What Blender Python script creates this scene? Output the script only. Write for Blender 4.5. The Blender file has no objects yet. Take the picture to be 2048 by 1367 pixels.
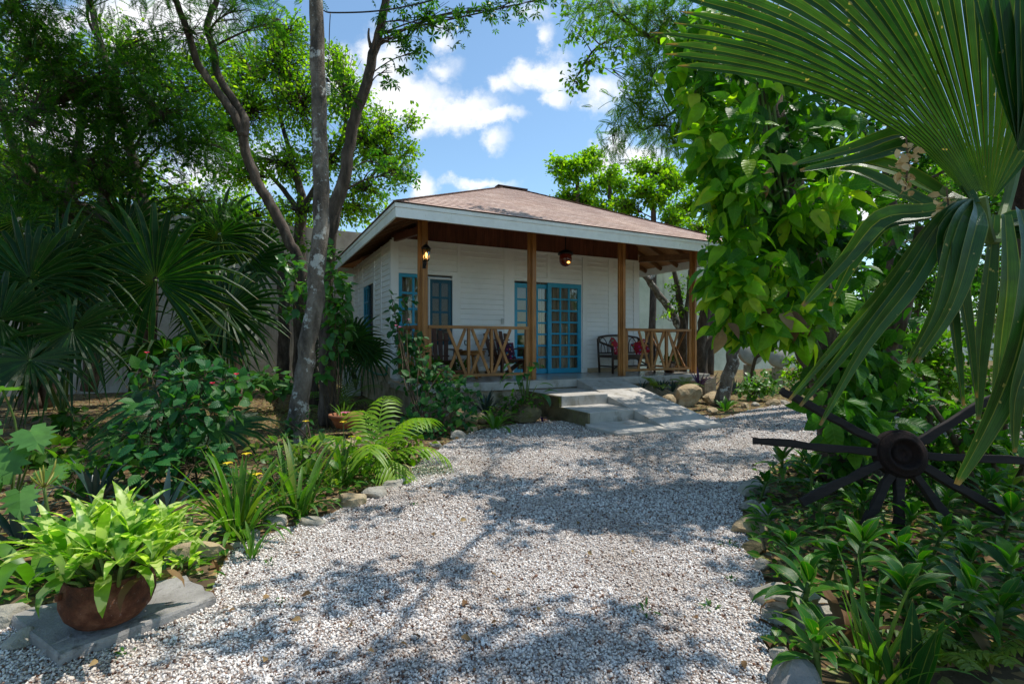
import bpy, math, random
import numpy as np
from mathutils import Vector, Matrix
D = bpy.data; SC = bpy.context.scene; COL = SC.collection
R = math.radians; PI = math.pi
RNG = np.random.default_rng(7); random.seed(7)

# ------------------------------------------------------------------ frame of reference
F, CX, CY, CH = 1009.0, 1024.0, 684.0, 1.27          # focal length in photo pixels, image centre, eye height
def A(x, y, Y): return Vector(((x - CX) / F * Y, Y, CH - (y - CY) / F * Y))
def G(x, y, z=0.0):
    Y = (CH - z) * F / (y - CY)
    return Vector(((x - CX) / F * Y, Y, z))
HX, HY, PSI, HZ = -1.549, 8.746, 1.098, 0.575
S_, C_ = math.sin(PSI), math.cos(PSI)
def W(a, b, z=0.0): return Vector((HX + a * S_ - b * C_, HY + a * C_ + b * S_, z))
def wall_a(x, b):
    u = (x - CX) / F
    return (u * (HY + b * S_) - HX + b * C_) / (S_ - u * C_)
def wall_z(x, y, b):
    a = wall_a(x, b); return CH - (y - CY) / F * (HY + a * C_ + b * S_)

# ------------------------------------------------------------------ materials
def new_mat(name):
    m = D.materials.new(name); m.use_nodes = True
    nt = m.node_tree; b = nt.nodes['Principled BSDF']
    return m, nt, b
def N(nt, t, **k):
    n = nt.nodes.new(t)
    for key, v in k.items():
        if key[0] == '_': n.inputs[int(key[1:])].default_value = v
        else: setattr(n, key, v)
    return n
def L(nt, a, b): nt.links.new(a, b)
def ramp(nt, fac, stops):
    r = nt.nodes.new('ShaderNodeValToRGB'); e = r.color_ramp.elements
    while len(e) < len(stops): e.new(0.5)
    for i, (p, c) in enumerate(stops):
        e[i].position = p; e[i].color = (c[0], c[1], c[2], 1)
    if fac is not None: L(nt, fac, r.inputs[0])
    return r
def coords(nt, scale=(1, 1, 1), kind='Object'):
    tc = nt.nodes.new('ShaderNodeTexCoord'); mp = nt.nodes.new('ShaderNodeMapping')
    mp.inputs['Scale'].default_value = scale; L(nt, tc.outputs[kind], mp.inputs['Vector'])
    return mp.outputs['Vector']
def noise(nt, vec, scale, detail=4, rough=0.6):
    n = nt.nodes.new('ShaderNodeTexNoise'); n.inputs['Scale'].default_value = scale
    n.inputs['Detail'].default_value = detail; n.inputs['Roughness'].default_value = rough
    L(nt, vec, n.inputs['Vector']); return n
def bump(nt, b, h, strength, dist=0.01):
    n = nt.nodes.new('ShaderNodeBump'); n.inputs['Strength'].default_value = strength
    n.inputs['Distance'].default_value = dist; L(nt, h, n.inputs['Height']); L(nt, n.outputs[0], b.inputs['Normal'])
def mixc(nt, fac, a, b, mode='MIX'):
    m = nt.nodes.new('ShaderNodeMix'); m.data_type = 'RGBA'; m.blend_type = mode
    for s, v in ((m.inputs[0], fac), (m.inputs[6], a), (m.inputs[7], b)):
        if hasattr(v, 'is_linked'): L(nt, v, s)
        else: s.default_value = v if not isinstance(v, tuple) else (*v[:3], 1)
    return m.outputs[2]

def leaf_mat(name, cols, trans=0.35, tcol=None, rough=0.42, spec=0.4, blotch=None, scale=9, veins=None, ribs=None):
    m, nt, b = new_mat(name)
    g = nt.nodes.new('ShaderNodeNewGeometry')
    st = [(i / max(1, len(cols) - 1), c) for i, c in enumerate(cols)]
    r = ramp(nt, g.outputs['Random Per Island'], st); col = r.outputs[0]
    n = noise(nt, coords(nt), scale, 3)
    rr = ramp(nt, n.outputs['Fac'], [(0.3, (0.72, 0.72, 0.72)), (0.7, (1.2, 1.2, 1.2))])
    col = mixc(nt, 1.0, col, rr.outputs[0], 'MULTIPLY')
    if blotch:
        n2 = noise(nt, coords(nt), blotch[0], 2, 0.4)
        r2 = ramp(nt, n2.outputs['Fac'], [(blotch[1], (0, 0, 0)), (blotch[1] + .06, (1, 1, 1))])
        col = mixc(nt, r2.outputs[0], col, blotch[2])
    if veins or ribs:
        tc0 = nt.nodes.new('ShaderNodeTexCoord'); sp = nt.nodes.new('ShaderNodeSeparateXYZ'); L(nt, tc0.outputs['UV'], sp.inputs[0])
        def mm(op, a, b_=None):
            q = nt.nodes.new('ShaderNodeMath'); q.operation = op
            for i, v in enumerate((a, b_)):
                if v is None: continue
                if hasattr(v, 'is_linked'): L(nt, v, q.inputs[i])
                else: q.inputs[i].default_value = v
            return q.outputs[0]
        au = mm('ABSOLUTE', sp.outputs[0])
        if veins:
            mid = mm('LESS_THAN', au, .012); w_ = mm('SINE', mm('MULTIPLY', mm('SUBTRACT', sp.outputs[1], mm('MULTIPLY', au, .75)), 44.0)); sv = mm('MULTIPLY', mm('GREATER_THAN', w_, .9), .55)
            fac = mm('MAXIMUM', mid, sv); col = mixc(nt, mm('MULTIPLY', fac, veins), col, (.30, .42, .08))
            bp = nt.nodes.new('ShaderNodeBump'); bp.inputs['Strength'].default_value = .3; bp.inputs['Distance'].default_value = .004; L(nt, w_, bp.inputs['Height']); L(nt, bp.outputs[0], b.inputs['Normal'])
        if ribs:
            mid = mm('LESS_THAN', au, .05); ed = mm('GREATER_THAN', au, .93); cv = nt.nodes.new('ShaderNodeCombineXYZ'); L(nt, mm('MULTIPLY', sp.outputs[0], 9.0), cv.inputs[0]); L(nt, mm('MULTIPLY', sp.outputs[1], 1.2), cv.inputs[1])
            nz = noise(nt, cv.outputs[0], 1.6, 3); rr2 = ramp(nt, nz.outputs['Fac'], [(.35, (.6, .62, .6)), (.65, (1.35, 1.3, 1.1))]); col = mixc(nt, 1.0, col, rr2.outputs[0], 'MULTIPLY')
            col = mixc(nt, mm('MULTIPLY', mm('MAXIMUM', mid, ed), ribs), col, (.34, .34, .07))
            tip = mm('GREATER_THAN', mm('ADD', sp.outputs[1], mm('MULTIPLY', nz.outputs['Fac'], .12)), 1.035); col = mixc(nt, tip, col, (.2, .13, .05))
            sn = noise(nt, coords(nt), 38, 2); sr = ramp(nt, sn.outputs['Fac'], [(.70, (0, 0, 0)), (.73, (1, 1, 1))]); col = mixc(nt, sr.outputs[0], col, (.36, .3, .11))
            bp = nt.nodes.new('ShaderNodeBump'); bp.inputs['Strength'].default_value = .35; bp.inputs['Distance'].default_value = .004; L(nt, nz.outputs['Fac'], bp.inputs['Height']); L(nt, bp.outputs[0], b.inputs['Normal'])
    L(nt, col, b.inputs['Base Color']); b.inputs['Roughness'].default_value = rough
    b.inputs['Specular IOR Level'].default_value = spec
    t = nt.nodes.new('ShaderNodeBsdfTranslucent'); mx = nt.nodes.new('ShaderNodeMixShader')
    tc = mixc(nt, 1.0, col, tcol or (2.1, 2.4, 0.6), 'MULTIPLY'); L(nt, tc, t.inputs['Color'])
    mx.inputs[0].default_value = trans
    L(nt, b.outputs[0], mx.inputs[1]); L(nt, t.outputs[0], mx.inputs[2])
    L(nt, mx.outputs[0], nt.nodes['Material Output'].inputs['Surface'])
    return m
def wood_mat(name, dark, light, axis=2, rough=0.45, plank=None):
    m, nt, b = new_mat(name)
    sc = [22, 22, 22]; sc[axis] = 1.2
    v = coords(nt, tuple(sc)); n = noise(nt, v, 1.6, 6, 0.65)
    mid = tuple((p + q) / 2 for p, q in zip(dark, light))
    r = ramp(nt, n.outputs['Fac'], [(0.28, dark), (0.5, mid), (0.72, light)]); col = r.outputs[0]
    big = noise(nt, coords(nt), 2.2, 2)
    rb = ramp(nt, big.outputs['Fac'], [(0.3, (0.7, 0.68, 0.66)), (0.7, (1.15, 1.12, 1.1))])
    col = mixc(nt, 1.0, col, rb.outputs[0], 'MULTIPLY')
    g = nt.nodes.new('ShaderNodeNewGeometry')
    ri = ramp(nt, g.outputs['Random Per Island'], [(0, (0.75, 0.72, 0.7)), (1, (1.15, 1.15, 1.15))])
    col = mixc(nt, 1.0, col, ri.outputs[0], 'MULTIPLY')
    L(nt, col, b.inputs['Base Color']); b.inputs['Roughness'].default_value = rough
    bump(nt, b, n.outputs['Fac'], 0.25, 0.004)
    return m
def noisy_mat(name, stops, scale=6, rough=0.8, bstr=0.3, bdist=0.01, detail=6, stretch=(1, 1, 1), metal=0.0, second=None, spec=0.3):
    m, nt, b = new_mat(name)
    n = noise(nt, coords(nt, stretch), scale, detail, 0.65)
    col = ramp(nt, n.outputs['Fac'], stops).outputs[0]
    if second:
        n2 = noise(nt, coords(nt, second[3] if len(second) > 3 else (1, 1, 1)), second[0], 5, 0.7)
        r2 = ramp(nt, n2.outputs['Fac'], [(second[1], (0, 0, 0)), (second[1] + (.13 if scale != 7 else .05), (1, 1, 1))])
        col = mixc(nt, r2.outputs[0], col, second[2])
    L(nt, col, b.inputs['Base Color']); b.inputs['Roughness'].default_value = rough
    b.inputs['Metallic'].default_value = metal; b.inputs['Specular IOR Level'].default_value = spec
    f = noise(nt, coords(nt), scale * 6, 5, 0.7)
    bump(nt, b, f.outputs['Fac'], bstr, bdist)
    return m
def flat_mat(name, c, rough=0.5, metal=0.0, emit=None, spec=0.5):
    m, nt, b = new_mat(name)
    n = noise(nt, coords(nt), 14, 4); 
    col = mixc(nt, n.outputs['Fac'], tuple(x * 0.8 for x in c), tuple(min(1, x * 1.15) for x in c))
    L(nt, col, b.inputs['Base Color']); b.inputs['Roughness'].default_value = rough; b.inputs['Metallic'].default_value = metal
    b.inputs['Specular IOR Level'].default_value = spec
    if emit:
        b.inputs['Emission Color'].default_value = (*emit[:3], 1); b.inputs['Emission Strength'].default_value = emit[3]
    return m
def glass_mat(name, tint=(0.85, 0.92, 0.9), refl=0.12):
    m, nt, b = new_mat(name); nt.nodes.remove(b)
    t = N(nt, 'ShaderNodeBsdfTransparent'); t.inputs[0].default_value = (*tint, 1)
    g = N(nt, 'ShaderNodeBsdfGlossy'); g.inputs['Roughness'].default_value = 0.03
    n = noise(nt, coords(nt), 1.5, 2); bp = N(nt, 'ShaderNodeBump'); bp.inputs['Strength'].default_value = 0.06; bp.inputs['Distance'].default_value = 0.05
    L(nt, n.outputs['Fac'], bp.inputs['Height']); L(nt, bp.outputs[0], g.inputs['Normal'])
    fr = N(nt, 'ShaderNodeFresnel'); fr.inputs[0].default_value = 1.5
    ad = N(nt, 'ShaderNodeMath', operation='ADD'); L(nt, fr.outputs[0], ad.inputs[0]); ad.inputs[1].default_value = refl
    mx = N(nt, 'ShaderNodeMixShader'); L(nt, ad.outputs[0], mx.inputs[0]); L(nt, t.outputs[0], mx.inputs[1]); L(nt, g.outputs[0], mx.inputs[2])
    L(nt, mx.outputs[0], nt.nodes['Material Output'].inputs['Surface'])
    return m

# foliage
ML = {}
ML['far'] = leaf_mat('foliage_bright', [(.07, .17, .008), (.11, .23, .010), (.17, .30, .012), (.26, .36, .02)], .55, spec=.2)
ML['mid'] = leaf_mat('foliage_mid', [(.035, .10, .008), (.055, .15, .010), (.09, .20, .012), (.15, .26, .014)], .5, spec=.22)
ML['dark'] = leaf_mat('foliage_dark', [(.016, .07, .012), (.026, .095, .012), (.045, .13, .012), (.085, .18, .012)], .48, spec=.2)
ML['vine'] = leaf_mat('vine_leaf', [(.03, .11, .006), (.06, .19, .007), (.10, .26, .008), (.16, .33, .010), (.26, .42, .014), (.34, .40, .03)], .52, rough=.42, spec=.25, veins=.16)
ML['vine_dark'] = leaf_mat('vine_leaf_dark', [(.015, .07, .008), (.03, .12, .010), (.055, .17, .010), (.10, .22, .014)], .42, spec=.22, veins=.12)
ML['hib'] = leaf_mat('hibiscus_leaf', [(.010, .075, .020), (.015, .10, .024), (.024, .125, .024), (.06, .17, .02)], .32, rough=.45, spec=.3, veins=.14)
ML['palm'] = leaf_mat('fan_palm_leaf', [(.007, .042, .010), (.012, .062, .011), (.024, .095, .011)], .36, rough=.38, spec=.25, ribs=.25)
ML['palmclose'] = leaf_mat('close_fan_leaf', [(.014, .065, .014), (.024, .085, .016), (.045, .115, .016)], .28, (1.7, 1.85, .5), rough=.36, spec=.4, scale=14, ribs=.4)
ML['iris'] = leaf_mat('iris_leaf', [(.035, .12, .014), (.055, .16, .016), (.08, .19, .016), (.16, .2, .02)], .38, ribs=.25)
ML['strap'] = leaf_mat('strap_leaf', [(.05, .15, .012), (.08, .2, .014), (.11, .23, .02)], .35, rough=.35)
ML['basket'] = leaf_mat('basket_leaf', [(.012, .075, .006), (.02, .105, .007), (.036, .145, .008), (.07, .2, .012)], .32, rough=.38, spec=.3, ribs=.3)
ML['dief'] = leaf_mat('dumb_cane_leaf', [(.07, .20, .012), (.12, .27, .016), (.2, .33, .02)], .42, rough=.4, blotch=(26, .5, (.5, .58, .2)), scale=20)
ML['areca'] = leaf_mat('young_palm_leaf', [(.12, .25, .012), (.17, .3, .015), (.24, .36, .02)], .42)
ML['oyster'] = leaf_mat('oyster_leaf', [(.02, .055, .04), (.03, .075, .055), (.03, .06, .05)], .2, (1.2, .6, 1.0), rough=.33, spec=.5)
ML['purple'] = leaf_mat('purple_leaf', [(.05, .02, .07), (.08, .03, .11), (.12, .06, .16)], .2, (1.2, .7, 1.2))
ML['dry'] = leaf_mat('dry_leaf', [(.10, .05, .022), (.17, .095, .04), (.26, .16, .07), (.36, .25, .11)], .2, (1.1, 1, .8), rough=.7, spec=.2)
ML['phil'] = leaf_mat('philodendron_leaf', [(.05, .16, .03), (.08, .2, .04), (.1, .22, .05)], .33, rough=.35)
M_red = leaf_mat('red_petal', [(.55, .01, .03), (.7, .02, .08)], .3, (1.2, 1, 1))
M_yel = leaf_mat('yellow_petal', [(.8, .55, .02), (.9, .7, .04)], .3, (1.2, 1.1, 1))
M_pink = leaf_mat('pink_petal', [(.7, .1, .25), (.8, .3, .45)], .3, (1.2, 1, 1.1))
M_bark = noisy_mat('lichen_bark', [(.3, (.04, .033, .026)), (.5, (.16, .13, .10)), (.68, (.29, .25, .2))], 7, .9, 1, .03, stretch=(1, 1, .45), second=(5.5, .55, (.5, .5, .45)))
M_barkd = noisy_mat('dark_bark', [(.3, (.025, .02, .015)), (.55, (.10, .075, .055)), (.75, (.21, .17, .135))], 9, .9, .9, .02, stretch=(1, 1, .3))
M_barkr = noisy_mat('rough_bark', [(.3, (.035, .022, .014)), (.55, (.13, .09, .06)), (.75, (.28, .22, .17))], 8, .9, 1, .03, stretch=(1.6, 1.6, .35), second=(5, .62, (.34, .32, .29)))
M_stem = noisy_mat('green_stem', [(.3, (.05, .10, .02)), (.7, (.11, .17, .03))], 12, .6, .1)
M_twig = noisy_mat('brown_twig', [(.3, (.05, .035, .02)), (.7, (.13, .09, .05))], 18, .85, .3)
# building
M_white = noisy_mat('white_paint', [(.25, (.84, .83, .80)), (.6, (.92, .91, .89))], 2.5, .5, .06, .004, second=(3, .66, (.72, .70, .65), (1, 1, .3)))
M_fascia = noisy_mat('fascia_paint', [(.3, (.80, .80, .75)), (.6, (.91, .91, .86))], 4, .45, .05, .004, second=(9, .62, (.6, .58, .5), (2.5, 2.5, .5)))
M_blue = noisy_mat('blue_paint', [(.3, (.008, .26, .43)), (.7, (.012, .36, .56))], 5, .38, .06, .003, spec=.5)
M_blued = noisy_mat('screened_blue', [(.3, (.025, .2, .32)), (.7, (.035, .26, .4))], 5, .5, .06, .003)
M_wood = wood_mat('varnished_pine_upright', (.26, .10, .024), (.56, .26, .065), 2)
M_woodx = wood_mat('varnished_pine_rail', (.25, .10, .022), (.55, .26, .065), 0)
M_frieze = wood_mat('dark_cedar_board', (.11, .034, .02), (.26, .09, .05), 2)
M_rafter = wood_mat('rafter_timber', (.15, .07, .03), (.34, .18, .08), 1)
M_deck = wood_mat('roof_boarding', (.24, .10, .035), (.46, .23, .09), 0)
M_stone = noisy_mat('limestone', [(.25, (.15, .11, .07)), (.5, (.36, .29, .2)), (.75, (.52, .46, .36))], 4, .95, 1, .03, second=(2.2, .54, (.09, .095, .025)))
M_rock = noisy_mat('edging_limestone', [(.25, (.16, .14, .11)), (.5, (.36, .33, .27)), (.75, (.52, .49, .43))], 5, .95, .9, .02, second=(6, .6, (.10, .095, .07)))
M_rocky = noisy_mat('ochre_rock', [(.25, (.2, .13, .07)), (.5, (.42, .32, .19)), (.75, (.55, .46, .32))], 4, .95, .8, .02, second=(3, .58, (.11, .11, .03)))
M_mossy = noisy_mat('mossy_stone', [(.25, (.06, .05, .025)), (.5, (.15, .12, .06)), (.75, (.3, .25, .16))], 5, .95, 1, .02, second=(2.5, .5, (.10, .10, .012)))
M_conc = noisy_mat('smooth_cement', [(.25, (.31, .285, .25)), (.55, (.46, .43, .385)), (.8, (.55, .52, .475))], 3, .9, .4, .006, second=(2.6, .55, (.25, .22, .17), (1, 1, .45)))
M_slab = noisy_mat('stone_slab', [(.25, (.15, .135, .12)), (.55, (.29, .27, .25)), (.8, (.42, .39, .36))], 5, .9, .9, .012, second=(9, .56, (.12, .105, .09)))
M_floor = noisy_mat('floor_tile', [(.3, (.36, .33, .28)), (.7, (.50, .46, .40))], 3, .22, .02, .003, spec=.5)
M_tile = noisy_mat('skirting_tile', [(.3, (.4, .28, .17)), (.7, (.55, .42, .28))], 6, .4, .03)
M_rust = noisy_mat('rusty_iron', [(.28, (.030, .011, .006)), (.5, (.105, .035, .015)), (.68, (.2, .085, .045)), (.85, (.3, .22, .18))], 14, .9, .9, .012, second=(30, .63, (.36, .31, .28)))
M_terra = noisy_mat('terracotta', [(.3, (.2, .075, .035)), (.7, (.36, .15, .075))], 7, .85, .2, .005)
M_black = flat_mat('black_metal', (.015, .015, .016), .4, .6)
M_dwood = wood_mat('weathered_spoke', (.008, .005, .004), (.035, .024, .018), 0, .9)
M_iron = noisy_mat('dark_iron', [(.3, (.006, .003, .002)), (.6, (.02, .009, .006)), (.8, (.05, .02, .012))], 14, .9, .8, .01)
M_rattan = wood_mat('dark_rattan', (.022, .010, .006), (.085, .040, .02), 0, .4)
M_chair = wood_mat('mahogany_slat', (.06, .022, .012), (.17, .07, .035), 2, .5)
M_glass = glass_mat('pane_glass', (.95, .97, .96), .015)
M_cable = flat_mat('black_cable', (.012, .012, .014), .5)
M_lampw = flat_mat('white_bulb_glass', (.75, .76, .74), .3)
M_warm = flat_mat('warm_bulb', (.9, .6, .25), .3, emit=(1, .5, .13, 5))
M_red_g = flat_mat('red_glass', (.035, .008, .006), .12, emit=(1, .10, .02, .012))
M_amber = flat_mat('amber_spot', (.9, .4, .1), .3, emit=(1, .42, .08, 5))
M_hose = flat_mat('green_hose', (.02, .2, .15), .5)
M_plast = flat_mat('grey_plastic', (.5, .5, .47), .5)
M_ridge = flat_mat('ridge_cap', (.05, .035, .035), .8)

def curtain_mat():
    m, nt, b = new_mat('beige_curtain')
    n = noise(nt, coords(nt, (14, 14, .4)), 2, 3); r = ramp(nt, n.outputs['Fac'], [(.3, (.34, .26, .18)), (.7, (.68, .56, .44))])
    L(nt, r.outputs[0], b.inputs['Base Color']); b.inputs['Roughness'].default_value = .9
    return m
M_curt = curtain_mat()
def screen_mat():
    m, nt, b = new_mat('insect_screen'); nt.nodes.remove(b)
    t = N(nt, 'ShaderNodeBsdfTransparent'); d = N(nt, 'ShaderNodeBsdfDiffuse'); d.inputs[0].default_value = (.07, .075, .08, 1)
    n = noise(nt, coords(nt), 200, 1); mx = N(nt, 'ShaderNodeMixShader')
    r = ramp(nt, n.outputs['Fac'], [(.3, (.18, .18, .18)), (.7, (.34, .34, .34))]); L(nt, r.outputs[0], mx.inputs[0])
    L(nt, t.outputs[0], mx.inputs[1]); L(nt, d.outputs[0], mx.inputs[2]); L(nt, mx.outputs[0], nt.nodes['Material Output'].inputs['Surface'])
    return m
M_screen = screen_mat()
def cushion_mat(name, base):
    m, nt, b = new_mat(name)
    v = N(nt, 'ShaderNodeTexVoronoi'); v.inputs['Scale'].default_value = 15; L(nt, coords(nt), v.inputs['Vector'])
    sp = N(nt, 'ShaderNodeSeparateColor'); L(nt, v.outputs['Color'], sp.inputs[0])
    pal = ramp(nt, sp.outputs[0], [(0, (.02, .2, .35)), (.2, (.6, .25, .02)), (.4, (.55, .03, .2)), (.6, (.02, .3, .12)), (.8, (.7, .35, .4)), (1, (.3, .02, .3))])
    pal.color_ramp.interpolation = 'CONSTANT'
    r = ramp(nt, v.outputs['Distance'], [(.32, (1, 1, 1)), (.38, (0, 0, 0))])
    L(nt, mixc(nt, r.outputs[0], base, pal.outputs[0]), b.inputs['Base Color']); b.inputs['Roughness'].default_value = .9
    return m
M_cush = cushion_mat('embroidered_red_cloth', (.42, .012, .03)); M_cushd = cushion_mat('embroidered_dark_cloth', (.06, .01, .04))
def shingle_mat():
    m, nt, b = new_mat('asphalt_shingles')
    tc = N(nt, 'ShaderNodeTexCoord'); br = N(nt, 'ShaderNodeTexBrick'); L(nt, tc.outputs['UV'], br.inputs['Vector'])
    br.inputs['Scale'].default_value = 1; br.inputs['Brick Width'].default_value = .31; br.inputs['Row Height'].default_value = .13
    br.inputs['Mortar Size'].default_value = .006; br.inputs['Color1'].default_value = (.56, .40, .34, 1); br.inputs['Color2'].default_value = (.72, .56, .49, 1)
    br.inputs['Mortar'].default_value = (.26, .17, .14, 1)
    n = noise(nt, coords(nt), 120, 3); r = ramp(nt, n.outputs['Fac'], [(.3, (.72, .72, .72)), (.7, (1.25, 1.25, 1.25))])
    n2 = noise(nt, coords(nt), 1.3, 4); r2 = ramp(nt, n2.outputs['Fac'], [(.3, (.8, .78, .78)), (.7, (1.12, 1.12, 1.1))])
    c = mixc(nt, 1.0, br.outputs[0], r.outputs[0], 'MULTIPLY'); c = mixc(nt, 1.0, c, r2.outputs[0], 'MULTIPLY')
    L(nt, c, b.inputs['Base Color']); b.inputs['Roughness'].default_value = .95; b.inputs['Specular IOR Level'].default_value = .15
    bump(nt, b, n.outputs['Fac'], .4, .004)
    return m
M_shing = shingle_mat()
def gravel_base_mat():
    m, nt, b = new_mat('limestone_chippings'); vc = coords(nt)
    v = N(nt, 'ShaderNodeTexVoronoi'); v.inputs['Scale'].default_value = 75; L(nt, vc, v.inputs['Vector'])
    sp = N(nt, 'ShaderNodeSeparateColor'); L(nt, v.outputs['Color'], sp.inputs[0])
    r = ramp(nt, sp.outputs[0], [(0, (.2, .12, .08)), (.08, (.34, .26, .21)), (.2, (.46, .41, .37)), (.6, (.60, .555, .52)), (1, (.74, .70, .67))])
    d = ramp(nt, v.outputs['Distance'], [(.25, (1, 1, 1)), (.75, (.35, .33, .32))])
    n = noise(nt, vc, .9, 4); r2 = ramp(nt, n.outputs['Fac'], [(.3, (.86, .83, .8)), (.7, (1.05, 1.05, 1.05))])
    c = mixc(nt, 1.0, r.outputs[0], d.outputs[0], 'MULTIPLY'); c = mixc(nt, 1.0, c, r2.outputs[0], 'MULTIPLY')
    L(nt, c, b.inputs['Base Color']); b.inputs['Roughness'].default_value = .95
    inv = N(nt, 'ShaderNodeMath', operation='SUBTRACT'); inv.inputs[0].default_value = 1; L(nt, v.outputs['Distance'], inv.inputs[1])
    bump(nt, b, inv.outputs[0], 1.0, .012)
    return m
M_gravb = gravel_base_mat()
def pebble_mat():
    m, nt, b = new_mat('pebble'); g = N(nt, 'ShaderNodeNewGeometry')
    r = ramp(nt, g.outputs['Random Per Island'], [(0, (.07, .035, .025)), (.06, (.18, .09, .055)), (.11, (.28, .19, .14)), (.24, (.54, .465, .40)), (.46, (.76, .695, .63)), (1, (.89, .84, .78))])
    n = noise(nt, coords(nt), 1.1, 5); r2 = ramp(nt, n.outputs['Fac'], [(.34, (.66, .6, .54)), (.55, (1, 1, 1)), (.7, (1.05, 1.04, 1.03))])
    L(nt, mixc(nt, 1.0, r.outputs[0], r2.outputs[0], 'MULTIPLY'), b.inputs['Base Color']); b.inputs['Roughness'].default_value = .9; b.inputs['Specular IOR Level'].default_value = .25
    return m
M_peb = pebble_mat()
def dirt_mat():
    m, nt, b = new_mat('leaf_strewn_soil'); vc = coords(nt)
    n = noise(nt, vc, 1.4, 8, .7); r = ramp(nt, n.outputs['Fac'], [(.3, (.035, .025, .016)), (.5, (.10, .07, .042)), (.7, (.2, .15, .085))])
    v = N(nt, 'ShaderNodeTexVoronoi'); v.inputs['Scale'].default_value = 28; L(nt, vc, v.inputs['Vector'])
    sp = N(nt, 'ShaderNodeSeparateColor'); L(nt, v.outputs['Color'], sp.inputs[0])
    k = ramp(nt, sp.outputs[1], [(.62, (0, 0, 0)), (.66, (1, 1, 1))])
    lc = ramp(nt, sp.outputs[0], [(0, (.12, .06, .03)), (.5, (.3, .2, .09)), (.8, (.12, .17, .03)), (1, (.36, .32, .2))])
    L(nt, mixc(nt, k.outputs[0], r.outputs[0], lc.outputs[0]), b.inputs['Base Color']); b.inputs['Roughness'].default_value = 1
    b.inputs['Specular IOR Level'].default_value = .1
    bump(nt, b, n.outputs['Fac'], .8, .05)
    return m
M_dirt = dirt_mat()
def wall_mat(name, stops, streak, thr):
    m, nt, b = new_mat(name); vc = coords(nt)
    n = noise(nt, vc, 1.1, 8, .7); c = ramp(nt, n.outputs['Fac'], stops).outputs[0]
    s = noise(nt, coords(nt, (3.2, 3.2, .16)), 1.2, 6, .7); k = ramp(nt, s.outputs['Fac'], [(thr, (0, 0, 0)), (thr + .2, (.85, .85, .85))])
    c = mixc(nt, k.outputs[0], c, streak)
    w = N(nt, 'ShaderNodeTexBrick'); L(nt, coords(nt, (1, 1, 1)), w.inputs['Vector'])
    L(nt, c, b.inputs['Base Color']); b.inputs['Roughness'].default_value = .92; b.inputs['Specular IOR Level'].default_value = .2
    bump(nt, b, noise(nt, vc, 22, 6).outputs['Fac'], .5, .015)
    nt.nodes.remove(w)
    return m
M_cwall = wall_mat('weathered_concrete', [(.3, (.27, .24, .2)), (.55, (.45, .41, .36)), (.75, (.56, .53, .48))], (.12, .10, .085), .52)
M_gwall = wall_mat('pale_green_render', [(.3, (.42, .47, .38)), (.55, (.58, .62, .52)), (.75, (.68, .7, .62))], (.2, .2, .14), .58)

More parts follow.
